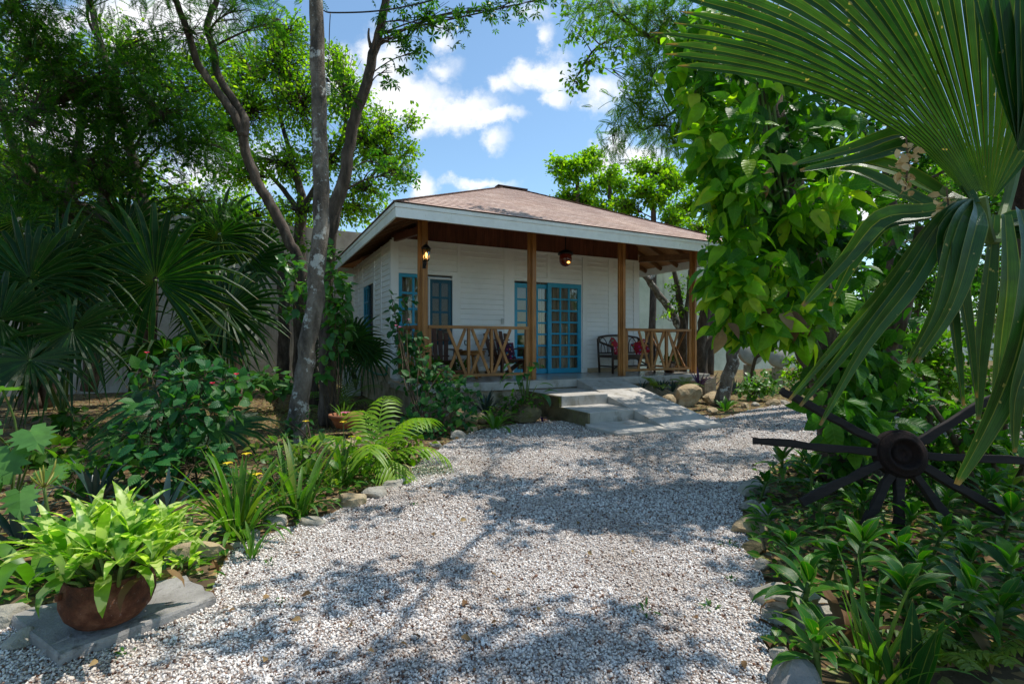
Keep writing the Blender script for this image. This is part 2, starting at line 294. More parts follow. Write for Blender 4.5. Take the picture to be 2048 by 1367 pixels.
# ------------------------------------------------------------------ mesh helpers
class MB:
    def __init__(s): s.v = []; s.f = []; s.vuv = []
    def add(s, vs, fs):
        o = len(s.v); s.v += [tuple(p) for p in vs]; s.f += [tuple(i + o for i in q) for q in fs]; return s
    def box(s, x0, x1, y0, y1, z0, z1):
        return s.add([(x0, y0, z0), (x1, y0, z0), (x1, y1, z0), (x0, y1, z0), (x0, y0, z1), (x1, y0, z1), (x1, y1, z1), (x0, y1, z1)],
                     [(0, 3, 2, 1), (4, 5, 6, 7), (0, 1, 5, 4), (1, 2, 6, 5), (2, 3, 7, 6), (3, 0, 4, 7)])
    def beam(s, p, q, w, h, up=(0, 0, 1)):
        p = Vector(p); q = Vector(q); d = (q - p).normalized(); up = Vector(up)
        x = d.cross(up); x = x.normalized() if x.length > 1e-4 else Vector((1, 0, 0)); u = x.cross(d).normalized()
        vs = []
        for c in (p, q):
            for i, j in ((-1, -1), (1, -1), (1, 1), (-1, 1)): vs.append(c + x * i * w / 2 + u * j * h / 2)
        return s.add(vs, [(0, 3, 2, 1), (4, 5, 6, 7), (0, 1, 5, 4), (1, 2, 6, 5), (2, 3, 7, 6), (3, 0, 4, 7)])
    def tube(s, pts, rad, n=8, jit=0.0, cap=True):
        pts = [Vector(p) for p in pts]
        if not hasattr(rad, '__len__'): rad = [rad] * len(pts)
        o = len(s.v); ref = Vector((0.13, 0.21, 1)) if abs((pts[-1] - pts[0]).normalized().z) < .9 else Vector((1, .1, 0))
        for i, p in enumerate(pts):
            d = (pts[min(i + 1, len(pts) - 1)] - pts[max(i - 1, 0)]).normalized()
            x = d.cross(ref).normalized(); y = d.cross(x).normalized()
            for k in range(n):
                a = 2 * PI * k / n; r = rad[i] * (1 + (random.uniform(-jit, jit) if jit else 0))
                s.v.append(tuple(p + x * math.cos(a) * r + y * math.sin(a) * r))
        for i in range(len(pts) - 1):
            for k in range(n):
                k2 = (k + 1) % n; s.f.append((o + i * n + k, o + i * n + k2, o + (i + 1) * n + k2, o + (i + 1) * n + k))
        if cap:
            s.f.append(tuple(o + k for k in range(n))[::-1]); e = o + (len(pts) - 1) * n; s.f.append(tuple(e + k for k in range(n)))
        return s
    def lathe(s, prof, n=24, c=(0, 0, 0), M=None):
        o = len(s.v); c = Vector(c)
        for r, z in prof:
            for k in range(n):
                a = 2 * PI * k / n; p = Vector((r * math.cos(a), r * math.sin(a), z))
                if M: p = M @ p
                s.v.append(tuple(c + p))
        for i in range(len(prof) - 1):
            for k in range(n):
                k2 = (k + 1) % n; s.f.append((o + i * n + k, o + i * n + k2, o + (i + 1) * n + k2, o + (i + 1) * n + k))
        return s
    def blade(s, path, widths, nrm, fold=.25):
        """strip along path with a folded midrib; nrm = upper side hint"""
        o = len(s.v); n = len(path); path = [Vector(p) for p in path]; nrm = Vector(nrm)
        for i, p in enumerate(path):
            d = (path[min(i + 1, n - 1)] - path[max(i - 1, 0)]).normalized()
            x = d.cross(nrm); x = x.normalized() if x.length > 1e-5 else Vector((1, 0, 0)); u = x.cross(d)
            w = widths[i]
            s.v += [tuple(p - x * w + u * w * fold), tuple(p), tuple(p + x * w + u * w * fold)]; s.vuv += [(-1, i / (n - 1)), (0, i / (n - 1)), (1, i / (n - 1))]
        for i in range(n - 1):
            a = o + 3 * i; s.f += [(a, a + 1, a + 4, a + 3), (a + 1, a + 2, a + 5, a + 4)]
        return s
def obj(name, mb, mat, parent=None, smooth=False, label=None, bevel=0, uv=None):
    me = D.meshes.new(name); me.from_pydata(mb.v, [], mb.f); me.update()
    if smooth: me.polygons.foreach_set('use_smooth', [True] * len(me.polygons))
    if uv is None and len(mb.vuv) == len(mb.v) and mb.v: uv = [mb.vuv[i] for f in mb.f for i in f]
    if uv is not None:
        l = me.uv_layers.new(name='UVMap'); l.data.foreach_set('uv', [c for p in uv for c in p])
    me.materials.append(mat); o = D.objects.new(name, me); COL.objects.link(o)
    if parent: o.parent = parent
    if label: o['label'] = label
    if bevel:
        b = o.modifiers.new('Bevel', 'BEVEL'); b.width = bevel; b.segments = 2; b.limit_method = 'ANGLE'
    return o
def tag(o, label=None, cat=None, group=None, kind=None):
    if label: o['label'] = label
    if cat: o['category'] = cat
    if group: o['group'] = group
    if kind: o['kind'] = kind
    return o
def thing(name, label, cat, loc=(0, 0, 0), group=None, rz=0.0):
    o = D.objects.new(name, None); COL.objects.link(o); o.location = loc; o.rotation_euler[2] = rz; o.empty_display_size = .1
    return tag(o, label, cat, group)
def copy_thing(src, loc, rz, label, scale=1.0, group=None):
    c = src.copy(); COL.objects.link(c); c.location = loc; c.rotation_euler = (0, 0, rz); c.scale = (scale,) * 3
    if label: c['label'] = label
    if group: c['group'] = group
    for ch in [o for o in D.objects if o.parent == src]:
        k = ch.copy(); COL.objects.link(k); k.parent = c
        for g in [o for o in D.objects if o.parent == ch]:
            q = g.copy(); COL.objects.link(q); q.parent = k
    return c
def rel(pts, base): return [Vector(p) - Vector(base) for p in pts]
def smooth_path(pts, k=4):
    P = [np.array(p, float) for p in pts]; out = []
    for i in range(len(P) - 1):
        p0, p1, p2, p3 = P[max(i - 1, 0)], P[i], P[i + 1], P[min(i + 2, len(P) - 1)]
        for j in range(k):
            t = j / k
            out.append(.5 * ((2 * p1) + (-p0 + p2) * t + (2 * p0 - 5 * p1 + 4 * p2 - p3) * t * t + (-p0 + 3 * p1 - 3 * p2 + p3) * t ** 3))
    out.append(P[-1]); return out
def lerp_list(r, n): return list(np.interp(np.linspace(0, len(r) - 1, n), range(len(r)), r))

# ---- leaves in bulk
def T_diamond(w=.3, fold=.06): return np.array([(0, 0, 0), (w, .5, fold), (0, 1, 0), (-w, .5, fold)], float), [(0, 1, 2, 3)]
def T_oval(w=.3, droop=.15, fold=.08):
    v = [(0, 0, 0), (0, .33, -.0), (0, .68, -droop * .35), (0, 1, -droop), (w * .85, .28, fold), (w * .85, .62, fold - droop * .3), (-w * .85, .28, fold), (-w * .85, .62, fold - droop * .3)]
    return np.array(v, float), [(0, 4, 1), (4, 5, 2, 1), (5, 3, 2), (0, 1, 6), (6, 1, 2, 7), (7, 2, 3)]
def T_big(w=.33, droop=.3, fold=.08, petiole=.25):
    ys = [0, .12, .3, .5, .7, .87, 1]; ws = [.05, .66, .97, .98, .72, .34, 0]; v = []; f = []
    for y, q in zip(ys, ws):
        z = -droop * y * y; v += [(-q * w, y - .04 * q, z + fold * q), (0, y, z), (q * w, y - .04 * q, z + fold * q)]
    for i in range(len(ys) - 1):
        a = 3 * i; f += [(a, a + 1, a + 4, a + 3), (a + 1, a + 2, a + 5, a + 4)]
    if petiole:
        n = len(v); v += [(-.012, -petiole, .08), (.012, -petiole, .08), (.012, .02, 0), (-.012, .02, 0)]; f.append((n, n + 1, n + 2, n + 3))
    return np.array(v, float), f
def T_feather(n=11, lw=.05, ll=.26, droop=.25):
    v = []; f = []
    for i in range(n):
        t = .12 + .88 * i / (n - 1); l = ll * (1 - .55 * abs(t - .45) / .55); z = -droop * t * t
        for s in (-1, 1):
            o = len(v); v += [(0, t - lw * .5, z), (s * l * .55, t + .03, z - .01), (s * l, t + l * .35, z - .05), (s * l * .5, t + lw + .05, z - .01)]; f.append((o, o + 1, o + 2, o + 3))
    o = len(v); v += [(-.008, 0, 0), (.008, 0, 0), (.004, 1, -droop), (-.004, 1, -droop)]; f.append((o, o + 1, o + 2, o + 3))
    return np.array(v, float), f
def T_whorl(n=6, w=.17):
    v = []; f = []
    for i in range(n):
        a = -PI * .75 + 1.5 * PI * i / (n - 1); l = .62 * (1 - .25 * abs(a) / PI); c, s = math.cos(a), math.sin(a); o = len(v)
        for (x, y, z) in ((0, .05, 0), (w * .62, .55, .03), (0, 1, -.14), (-w * .62, .55, .03)):
            x *= 1; X, Y = x * 1, y * l; v.append((X * c + Y * s, .35 + -X * s + Y * c, z * .6 - .1 * y))
        f.append((o, o + 1, o + 2, o + 3))
    o = len(v); v += [(-.01, 0, 0), (.01, 0, 0), (.01, .38, 0), (-.01, .38, 0)]; f.append((o, o + 1, o + 2, o + 3))
    return np.array(v, float), f
def norm(a): return a / np.maximum(np.linalg.norm(a, axis=-1, keepdims=True), 1e-9)
def leaf_arrays(T, pos, dirs, up, size):
    tv, tf = T; d = norm(dirs); x = norm(np.cross(d, up)); u = np.cross(x, d)
    M = np.stack([x, d, u], 1)                                   # rows
    v = np.einsum('kj,njc->nkc', tv, M) * size[:, None, None] + pos[:, None, :]
    return v.reshape(-1, 3), tf, len(tv), len(pos), tv[:, :2]
def mesh_from(name, chunks, mat, parent=None, smooth=True):
    V = []; LI = []; LS = []; off = 0; lo = 0
    for v, tf, k, n, *_ in chunks:
        cnt = np.array([len(q) for q in tf]); flat = np.concatenate([np.array(q) for q in tf])
        base = (np.arange(n) * k + off)[:, None]; LI.append((flat[None, :] + base).ravel())
        st = np.concatenate([[0], np.cumsum(cnt)[:-1]]); tot = cnt.sum()
        LS.append((st[None, :] + (np.arange(n) * tot)[:, None] + lo).ravel()); V.append(v); off += n * k; lo += n * tot
    V = np.concatenate(V).astype(np.float32); LI = np.concatenate(LI).astype(np.int32); uvs = np.concatenate([np.tile(c[4], (c[3], 1)) for c in chunks]) if len(chunks[0]) > 4 else None; LS = np.concatenate(LS).astype(np.int32)
    me = D.meshes.new(name); me.vertices.add(len(V)); me.vertices.foreach_set('co', V.ravel())
    me.loops.add(len(LI)); me.loops.foreach_set('vertex_index', LI)
    me.polygons.add(len(LS)); me.polygons.foreach_set('loop_start', LS)
    if smooth: me.polygons.foreach_set('use_smooth', np.ones(len(LS), bool))
    me.update(calc_edges=True); me.materials.append(mat)
    if uvs is not None:
        l = me.uv_layers.new(name='UVMap'); l.data.foreach_set('uv', uvs[LI].astype(np.float32).ravel())
    o = D.objects.new(name, me); COL.objects.link(o)
    if parent: o.parent = parent
    return o
def rdir(n, rng): return norm(rng.normal(size=(n, 3)))

def make_tree(name, label, base, trunks, clumps, T, leafmat, size, barkmat, dens=1.0, per=9, twig_r=.006, droop=.25, seed=0, group=None, limb_r=.03, shell=.75, cat='tree', nside=9, extra=None):
    """trunks: list of (points, radii); clumps: list of (centre, (rx,ry,rz), weight)."""
    rng = np.random.default_rng(seed); base = Vector(base); t = thing(name, label, cat, base, group)
    mb = MB(); sk = []
    for pts, rad in trunks:
        sp = smooth_path([tuple(p) for p in pts], 4); rr = lerp_list(rad, len(sp))
        sp = [np.array(p) + rng.normal(size=3) * r * .10 for p, r in zip(sp, rr)]
        mb.tube([Vector(p) - base for p in sp], rr, nside, .06); sk += [(np.array(p), r) for p, r in zip(sp, rr)]
    SP = np.array([p for p, _ in sk]); ch = []
    tri = []
    for (c, rad, wgt) in clumps:
        c = np.array(c, float); rad = np.array(rad, float)
        dd = np.linalg.norm(SP - c, axis=1) + np.maximum(0, SP[:, 2] - c[2] + .2) * 1.5; j = int(dd.argmin()); a0 = SP[j]
        mid = (a0 + c) / 2 + rng.normal(size=3) * .12 * np.linalg.norm(c - a0) + np.array([0, 0, .1 * np.linalg.norm(c - a0)])
        lp = smooth_path([a0, mid, c], 5); lr = min(sk[j][1] * .6, limb_r * (rad.mean() + .3)); mb.tube([Vector(p) - base for p in lp], lerp_list([lr, lr * .6, lr * .3], len(lp)), 6, .05); lp = np.array(lp)
        nt = max(4, int(36 * dens * wgt * (rad[0] * rad[1] + rad[1] * rad[2] + rad[0] * rad[2])))
        q = rdir(nt, rng) * (rng.uniform(0, 1, (nt, 1)) ** (1 - shell) )* rad + c
        s = lp[rng.integers(len(lp) // 2, len(lp), nt)]
        if twig_r > 0:
            for e, s0 in zip(q, s):
                m = (e + s0) / 2 + np.array([0, 0, .08]) * np.linalg.norm(e - s0); tri.append((s0, m, e))
        u = rng.uniform(.45, 1.05, (nt, per, 1)); pos = s[:, None] * (1 - u) + q[:, None] * u + rng.normal(size=(nt, per, 3)) * size * .55
        dr = norm(q - s)[:, None] * .6 + rng.normal(size=(nt, per, 3)) * .75; dr[..., 2] -= droop
        up = rng.normal(size=(nt, per, 3)) * .45 + np.array([0, 0, 1.0])
        ch.append(leaf_arrays(T, pos.reshape(-1, 3) - np.array(base), dr.reshape(-1, 3), up.reshape(-1, 3), (size * rng.uniform(.6, 1.25, nt * per))))
    for s0, m, e in tri: mb.tube([Vector(s0) - base, Vector(m) - base, Vector(e) - base], [twig_r * 1.6, twig_r, twig_r * .5], 3, cap=False)
    obj('trunk', mb, barkmat, t, True)
    mesh_from('crown', ch, leafmat, t)
    return t

# ---- herbs with arching blades
def arch_path(az, el, length, droop, n=7, start=(0, 0, 0), wob=0.0):
    p = Vector(start); out = [p.copy()]; e = el
    for i in range(n - 1):
        st = length / (n - 1); d = Vector((math.cos(az) * math.cos(e), math.sin(az) * math.cos(e), math.sin(e)))
        p = p + d * st; out.append(p.copy()); e -= droop * (i + 1) / (n - 1) * 2 / (n - 1) * 1.2; az += wob * random.uniform(-1, 1)
    return out
PROF = {'strap': [.55, .8, 1, 1, .9, .62, .04], 'lance': [.18, .55, .92, 1, .8, .42, .02], 'ovate': [.06, .1, .75, 1, .85, .45, .02], 'grass': [.8, 1, .95, .85, .65, .4, .03], 'oar': [.3, .22, .6, 1, .9, .5, .02]}
def blades(mb, n, length, width, el, droop, prof='strap', fold=.3, spread=.03, jit=.25, az0=0, lean=0, start=(0, 0, 0), up=True, ring=None):
    for i in range(n):
        az = (az0 + 2.399 * i + random.uniform(-.3, .3)) if ring is None else az0 + ring * (i / max(1, n - 1) - .5)
        l = length * random.uniform(1 - jit, 1 + jit * .6); e = random.uniform(*el); dr = random.uniform(*droop)
        st = Vector(start) + Vector((math.cos(az), math.sin(az), 0)) * random.uniform(0, spread)
        p = arch_path(az, e, l, dr, 7, st, .04)
        side = Vector((-math.sin(az), math.cos(az), 0)); d0 = (p[1] - p[0]).normalized(); nr = side.cross(d0); nr = nr if nr.z >= 0 else -nr
        tw = random.uniform(-.35, .35); nr = (nr + side * tw).normalized()
        w = width * random.uniform(.8, 1.15)
        # keep the hint perpendicular-ish along the arc
        o = len(mb.v)
        for k, q in enumerate(p):
            d = (p[min(k + 1, 6)] - p[max(k - 1, 0)]).normalized(); x = (side + nr * tw * .3).normalized(); u = x.cross(d); u = u if u.z >= -.2 else -u
            ww = w * PROF[prof][k]; wav = random.uniform(-.12, .12) * ww
            mb.v += [tuple(q - x * ww + u * (ww * fold + wav)), tuple(q), tuple(q + x * ww + u * (ww * fold - wav))]; mb.vuv += [(-1, k / 6), (0, k / 6), (1, k / 6)]
        for k in range(6):
            a = o + 3 * k; mb.f += [(a, a + 1, a + 4, a + 3), (a + 1, a + 2, a + 5, a + 4)]
    return mb
def fan(mb, hub, axis, normal, Rr, nseg=34, span=320, joined=.45, droop=.25, cup=.15, jit=.08, fold=.5, tipdroop=.0, tmin=.03, grav=0.0):
    """a palmate leaf: folded segments around the hub"""
    hub = Vector(hub); y = Vector(axis).normalized(); z = Vector(normal); z = (z - y * z.dot(y)).normalized(); x = y.cross(z)
    ts = [tmin, .22, joined, joined + (1 - joined) * .4, joined + (1 - joined) * .75, 1]; dl = R(span) / nseg / 2
    for i in range(nseg):
        th = R(span) * ((i + .5) / nseg - .5); rr = Rr * (1 - .18 * (abs(th) / PI) ** 2) * random.uniform(1 - jit, 1 + jit)
        dirv = x * math.sin(th) + y * math.cos(th); sd = x * math.cos(th) - y * math.sin(th); o = len(mb.v); td = random.uniform(.4, 1.6) * tipdroop; sw = random.uniform(-.05, .05)
        for t in ts:
            r = rr * t; jn = min(1, t / joined)
            w = r * math.tan(dl) * 1.02 if t <= joined + 1e-6 else rr * joined * math.tan(dl) * max(.02, (1 - (t - joined) / (1 - joined))) ** .75
            zz = cup * rr * (t ** .8) - droop * rr * t * t
            c = hub + dirv * r + sd * sw * rr * max(0, t - joined) ** 2 + z * zz + Vector((0, 0, -1)) * (td * rr * max(0, t - joined) ** 2 + grav * rr * t * t)
            f_ = w * fold
            mb.v += [tuple(c - sd * w - z * f_ * .5), tuple(c + z * f_ * .5), tuple(c + sd * w - z * f_ * .5)]; mb.vuv += [(-1, t), (0, t), (1, t)]
        for k in range(5):
            a = o + 3 * k; mb.f += [(a, a + 1, a + 4, a + 3), (a + 1, a + 2, a + 5, a + 4)]
    return mb
def frond(mb, path, n, ll, lw, droop=.3, ang=.9, up=(0, 0, 1)):
    """pinnate leaf along a rachis path"""
    P = smooth_path([tuple(p) for p in path], 5); m = len(P); mb.tube(P, lerp_list([.007, .004, .002], m), 4)
    for i in range(n):
        t = .22 + .78 * i / (n - 1); k = t * (m - 1); j = min(int(k), m - 2); p = Vector(P[j]).lerp(Vector(P[j + 1]), k - j)
        d = (Vector(P[j + 1]) - Vector(P[j])).normalized(); sd = d.cross(Vector(up)).normalized(); l = ll * (1 - .6 * abs(t - .5) ** 1.3) * random.uniform(.9, 1.1)
        for s in (-1, 1):
            dv = (sd * s * math.sin(ang) + d * math.cos(ang)).normalized(); q = [p + dv * l * u + Vector((0, 0, -1)) * droop * l * u * u for u in (0, .3, .65, 1)]
            mb.blade(q, [lw * .4, lw, lw * .75, .001], sd.cross(d), .3)
    return mb
def rock(name, label, p, size, mat, seed, group=None, cat='rock', flat=.7, sink=.33, rz=None):
    rng = np.random.default_rng(seed); import bmesh
    bm = bmesh.new(); bmesh.ops.create_icosphere(bm, subdivisions=3, radius=1)
    off = rng.normal(size=(6, 3)); of = rng.uniform(.55, .95, 14); pl = rdir(14, rng)
    for v in bm.verts:
        c = np.array(v.co); 
        for n_, o_ in zip(pl, of):
            s = c @ n_
            if s > o_: c = c - n_ * (s - o_) * .92
        w = sum(math.sin(3.1 * (c @ o) + i) for i, o in enumerate(off)) * .03
        hf = sum(math.sin(9.0 * (c @ o[::-1]) + 2 * i) for i, o in enumerate(off)) * .014; c = c * (1 + w + hf + rng.normal() * .016); v.co = c
    me = D.meshes.new(name); 
    for f in bm.faces: f.smooth = False
    bm.to_mesh(me); bm.free(); me.materials.append(mat)
    sx, sy, sz = (size, size * rng.uniform(.65, .95), size * flat) if not hasattr(size, '__len__') else size
    for v in me.vertices: v.co = (v.co.x * sx, v.co.y * sy, v.co.z * sz + sz * (1 - sink * 2) * .9)
    o = D.objects.new(name, me); COL.objects.link(o); o.location = p; o.rotation_euler = (rng.uniform(-.15, .15), rng.uniform(-.15, .15), rng.uniform(0, 6.28) if rz is None else rz)
    return tag(o, label, cat, group)

# ------------------------------------------------------------------ the setting
def sheet(name, pts, z, mat, kind='structure'):
    o = obj(name, MB().add([(p[0], p[1], z) for p in pts], [tuple(range(len(pts)))]), mat); o['kind'] = kind; return o
gm = MB(); gx = np.linspace(-1, 1, 61); gx = np.sign(gx) * (np.abs(gx) ** 3) * 260
for yy in gx:
    for xx in gx: gm.v.append((xx, yy + 8, 0.0))
for i in range(60):
    for j in range(60): a = i * 61 + j; gm.f.append((a, a + 1, a + 62, a + 61))
ground = obj('ground', gm, M_dirt); ground['kind'] = 'structure'
edge_l = [(-1.5, -3.0), (-2.2, .3), (-2.3, 1.4)] + [tuple(G(x, y)[:2]) for x, y in ((22, 1250), (420, 1190), (462, 1096), (560, 1062), (662, 1028), (742, 985), (832, 930), (898, 884), (965, 858), (1085, 842), (1165, 842))]
edge_r = [tuple(G(x, y)[:2]) for x, y in ((1250, 800), (1330, 812), (1440, 838), (1500, 820), (1575, 806), (1690, 812), (1900, 822), (2100, 835), (2080, 880), (1850, 885), (1660, 893), (1560, 925), (1492, 975), (1482, 1045), (1508, 1110), (1545, 1200), (1545, 1300), (1552, 1400))] + [(1.35, .6), (1.5, -3.0)]
path_pts = edge_l + edge_r
sheet('gravel_path', path_pts, 0.004, M_gravb)
def in_poly(px, py, poly):
    c = np.zeros(len(px), bool); n = len(poly); j = n - 1
    for i in range(n):
        xi, yi = poly[i]; xj, yj = poly[j]
        c ^= ((yi > py) != (yj > py)) & (px < (xj - xi) * (py - yi) / (yj - yi + 1e-12) + xi); j = i
    return c
def pebbles(n, ymin, ymax, size, seed, poly):
    rng = np.random.default_rng(seed)
    y = ymin + (ymax - ymin) * rng.uniform(0, 1, n); x = rng.uniform(-1.08, 1.08, n) * (y + .1)
    k = in_poly(x, y, poly); return x[k], y[k]
phi = (1 + 5 ** .5) / 2
IV = norm(np.array([(-1, phi, 0), (1, phi, 0), (-1, -phi, 0), (1, -phi, 0), (0, -1, phi), (0, 1, phi), (0, -1, -phi), (0, 1, -phi), (phi, 0, -1), (phi, 0, 1), (-phi, 0, -1), (-phi, 0, 1)], float))
IF = [(0, 11, 5), (0, 5, 1), (0, 1, 7), (0, 7, 10), (0, 10, 11), (1, 5, 9), (5, 11, 4), (11, 10, 2), (10, 7, 6), (7, 1, 8), (3, 9, 4), (3, 4, 2), (3, 2, 6), (3, 6, 8), (3, 8, 9), (4, 9, 5), (2, 4, 11), (6, 2, 10), (8, 6, 7), (9, 8, 1)]
CUBE_V = np.array([(x, y, z) for x in (-1, 1) for y in (-1, 1) for z in (-1, 1)], float) * .72
CUBE_F = [(0, 1, 3, 2), (4, 6, 7, 5), (0, 4, 5, 1), (2, 3, 7, 6), (0, 2, 6, 4), (1, 5, 7, 3)]
def stone_chunk(x, y, s, rng, tv, tf, z0=.004):
    n = len(x); jit = 1 + rng.uniform(-.28, .28, (n, len(tv), 3)); sc = np.stack([s * rng.uniform(.75, 1.3, n), s * rng.uniform(.6, 1.0, n), s * rng.uniform(.5, .8, n)], 1)
    v = tv[None] * jit * sc[:, None]; q = norm(rng.normal(size=(n, 4))); w, a, b, c = q.T
    Rm = np.stack([np.stack([1 - 2 * (b * b + c * c), 2 * (a * b - w * c), 2 * (a * c + w * b)], -1), np.stack([2 * (a * b + w * c), 1 - 2 * (a * a + c * c), 2 * (b * c - w * a)], -1), np.stack([2 * (a * c - w * b), 2 * (b * c + w * a), 1 - 2 * (a * a + b * b)], -1)], 1)
    v = np.einsum('nij,nkj->nki', Rm, v) + np.stack([x, y, z0 + rng.uniform(.1, .75, n) * s], 1)[:, None]
    return v.reshape(-1, 3), tf, len(tv), n
rg = np.random.default_rng(3)
x1, y1 = pebbles(76000, 1.75, 3.6, .0075, 1, path_pts); x2, y2 = pebbles(78000, 3.6, 6.6, .009, 2, path_pts)
x3, y3 = pebbles(22000, 6.6, 10.5, .009, 4, path_pts)
ch = [stone_chunk(x1, y1, .0054 * rg.lognormal(0, .25, len(x1)), rg, IV, IF), stone_chunk(x2, y2, .0064 * rg.lognormal(0, .25, len(x2)), rg, CUBE_V, CUBE_F), stone_chunk(x3, y3, .010 * rg.lognormal(0, .25, len(x3)), rg, CUBE_V, CUBE_F)]
gr = mesh_from('gravel', ch, M_peb, None, False); gr['kind'] = 'stuff'

# fallen leaves on the soil and a few on the path
rl = np.random.default_rng(11); n = 9000
y = 2.0 + 13 * rl.uniform(0, 1, n) ** 1.2; x = rl.uniform(-1.15, 1.1, n) * y; k = ~in_poly(x, y, path_pts); x, y = x[k], y[k]
c = (x - HX) * S_ + (y - HY) * C_; d = -(x - HX) * C_ + (y - HY) * S_
k = ~((c > -.4) & (c < 6.8) & (d > -.5)); x, y = x[k], y[k]
dr = rl.normal(size=(len(x), 3)); dr[:, 2] *= .25; up = rl.normal(size=(len(x), 3)) * .35 + np.array([0, 0, 1])
xp, yp = pebbles(420, 1.9, 9, 1, 77, path_pts)
dq = rl.normal(size=(len(xp), 3)); dq[:, 2] *= .2
lit = mesh_from('leaf_litter', [leaf_arrays(T_oval(.32, .25, .14), np.stack([xp, yp, np.full(len(xp), .022)], 1), dq, rl.normal(size=(len(xp), 3)) * .4 + np.array([0, 0, 1]), rl.uniform(.015, .05, len(xp))), leaf_arrays(T_oval(.3, .2, .12), np.stack([x, y, np.full(len(x), .012)], 1), dr, up, rl.uniform(.03, .1, len(x)))], ML['dry']); lit['kind'] = 'stuff'
# short grass in the sunny patch and thin weeds in the beds
def grass(name, pts, h, mat, seed):
    rng = np.random.default_rng(seed); P = np.array(pts); n = len(P); dr = rng.normal(size=(n, 3)) * .5; dr[:, 2] = 1
    T = (np.array([(-.05, 0, 0), (.05, 0, 0), (.035, .6, .05), (0, 1, .16), (-.035, .6, .05)], float), [(0, 1, 2, 4), (4, 2, 3)])
    o = mesh_from(name, [leaf_arrays(T, P, dr, rng.normal(size=(n, 3)), h * rng.uniform(.4, 1.2, n))], mat); o['kind'] = 'stuff'; return o
gp = [(rl.normal(-4.0, 1.3), rl.normal(8.0, 1.2), 0) for _ in range(5000)]
gp = [p for p in gp if not in_poly(np.array([p[0]]), np.array([p[1]]), path_pts)[0] and (-(p[0] - HX) * C_ + (p[1] - HY) * S_) < 6 and not ((p[0] - HX) * S_ + (p[1] - HY) * C_ > -.5 and -(p[0] - HX) * C_ + (p[1] - HY) * S_ > -.5)]
grass('grass', gp, .06, leaf_mat('dry_grass', [(.10, .14, .02), (.2, .2, .04), (.3, .25, .08)], .35), 5)
# low ground cover in the borders: small green seedlings nobody could count
def cover(name, polys, n, size, mat, seed, T=None):
    rng = np.random.default_rng(seed); ps = []
    for poly, cnt in polys:
        Q = np.array(poly); lo, hi = Q.min(0), Q.max(0); x = rng.uniform(lo[0], hi[0], cnt * 4); y = rng.uniform(lo[1], hi[1], cnt * 4); k = in_poly(x, y, poly) & ~in_poly(x, y, path_pts)
        ps.append(np.stack([x[k][:cnt], y[k][:cnt]], 1))
    P = np.concatenate(ps); m = len(P); z = rng.uniform(.02, n, m); dr = rng.normal(size=(m, 3)); dr[:, 2] = rng.uniform(-.2, .6, m)
    up = rng.normal(size=(m, 3)) * .4 + np.array([0, 0, 1]); o = mesh_from(name, [leaf_arrays(T or T_oval(.3, .25, .08), np.column_stack([P, z]), dr, up, size * rng.uniform(.5, 1.3, m))], mat); o['kind'] = 'stuff'; return o
gpoly = lambda pts: [tuple(G(x, y)[:2]) for x, y in pts]
cover('ground_cover', [(gpoly([(0, 1240), (420, 1180), (660, 1020), (840, 925), (800, 880), (600, 950), (300, 1050), (0, 1080)]), 900), (gpoly([(1500, 960), (1660, 900), (2100, 880), (2300, 1360), (1560, 1366), (1500, 1100)]), 2600),
      (gpoly([(1480, 805), (1560, 800), (1900, 815), (2300, 830), (2100, 760), (1700, 745), (1480, 765)]), 3600)], .10, .07, ML['basket'], 21)

# boundary wall behind the cottage, 4.6 m high, stepping down to the right
WB = 7.3
def wall_box(a0, a1, z1, th=.2):
    mb = MB(); p = [W(a0, WB), W(a1, WB), W(a1, WB + th), W(a0, WB + th)]
    mb.add([(q.x, q.y, 0) for q in p] + [(q.x, q.y, z1) for q in p], [(0, 3, 2, 1), (4, 5, 6, 7), (0, 1, 5, 4), (1, 2, 6, 5), (2, 3, 7, 6), (3, 0, 4, 7)]); return mb
tag(obj('boundary_wall', wall_box(-26, 7.0, 4.6), M_cwall), 'tall weathered grey concrete wall with dark streaks behind the palms', 'wall')
tag(obj('boundary_wall', wall_box(7.003, 25, 4.6), M_gwall), 'tall pale green rendered wall behind the right end of the porch', 'wall')
tag(obj('boundary_wall', wall_box(25.003, 70, 3.1), M_gwall), 'lower pale green garden wall seen between the vine tree and fan palm', 'wall')

# ------------------------------------------------------------------ the cottage
RZ = math.atan2(C_, S_)
B1, BB, AL, AR, ZF, ZW = 1.38, 5.45, -.2, 6.0, .55, 3.28
ZE0, ZE1 = 3.11, 3.318; OA0, OA1, OB0, OB1 = -.75, 7.19, -1.108, 5.9; RA0, RA1, RB, ZR = 2.66, 3.27, 2.42, 4.98
house = thing('wooden_cottage', 'white clapboard cottage with a brown hipped shingle roof, blue joinery and pine porch', 'cottage', W(0, 0), None, RZ)
def clap(mb, org, u, nrm, u0, u1, z0, z1, bh=.108):
    o = Vector(org); u = Vector(u); nrm = Vector(nrm); n = max(1, round((z1 - z0) / bh)); h = (z1 - z0) / n
    for i in range(n):
        za, zb = z0 + i * h, z0 + (i + 1) * h; f = lambda uu, z, d: tuple(o + u * uu + nrm * d + Vector((0, 0, z)))
        mb.add([f(u0, za + .007, .024), f(u1, za + .007, .024), f(u1, zb, .004), f(u0, zb, .004), f(u0, za, .003), f(u1, za, .003)], [(0, 1, 2, 3), (4, 5, 1, 0)])
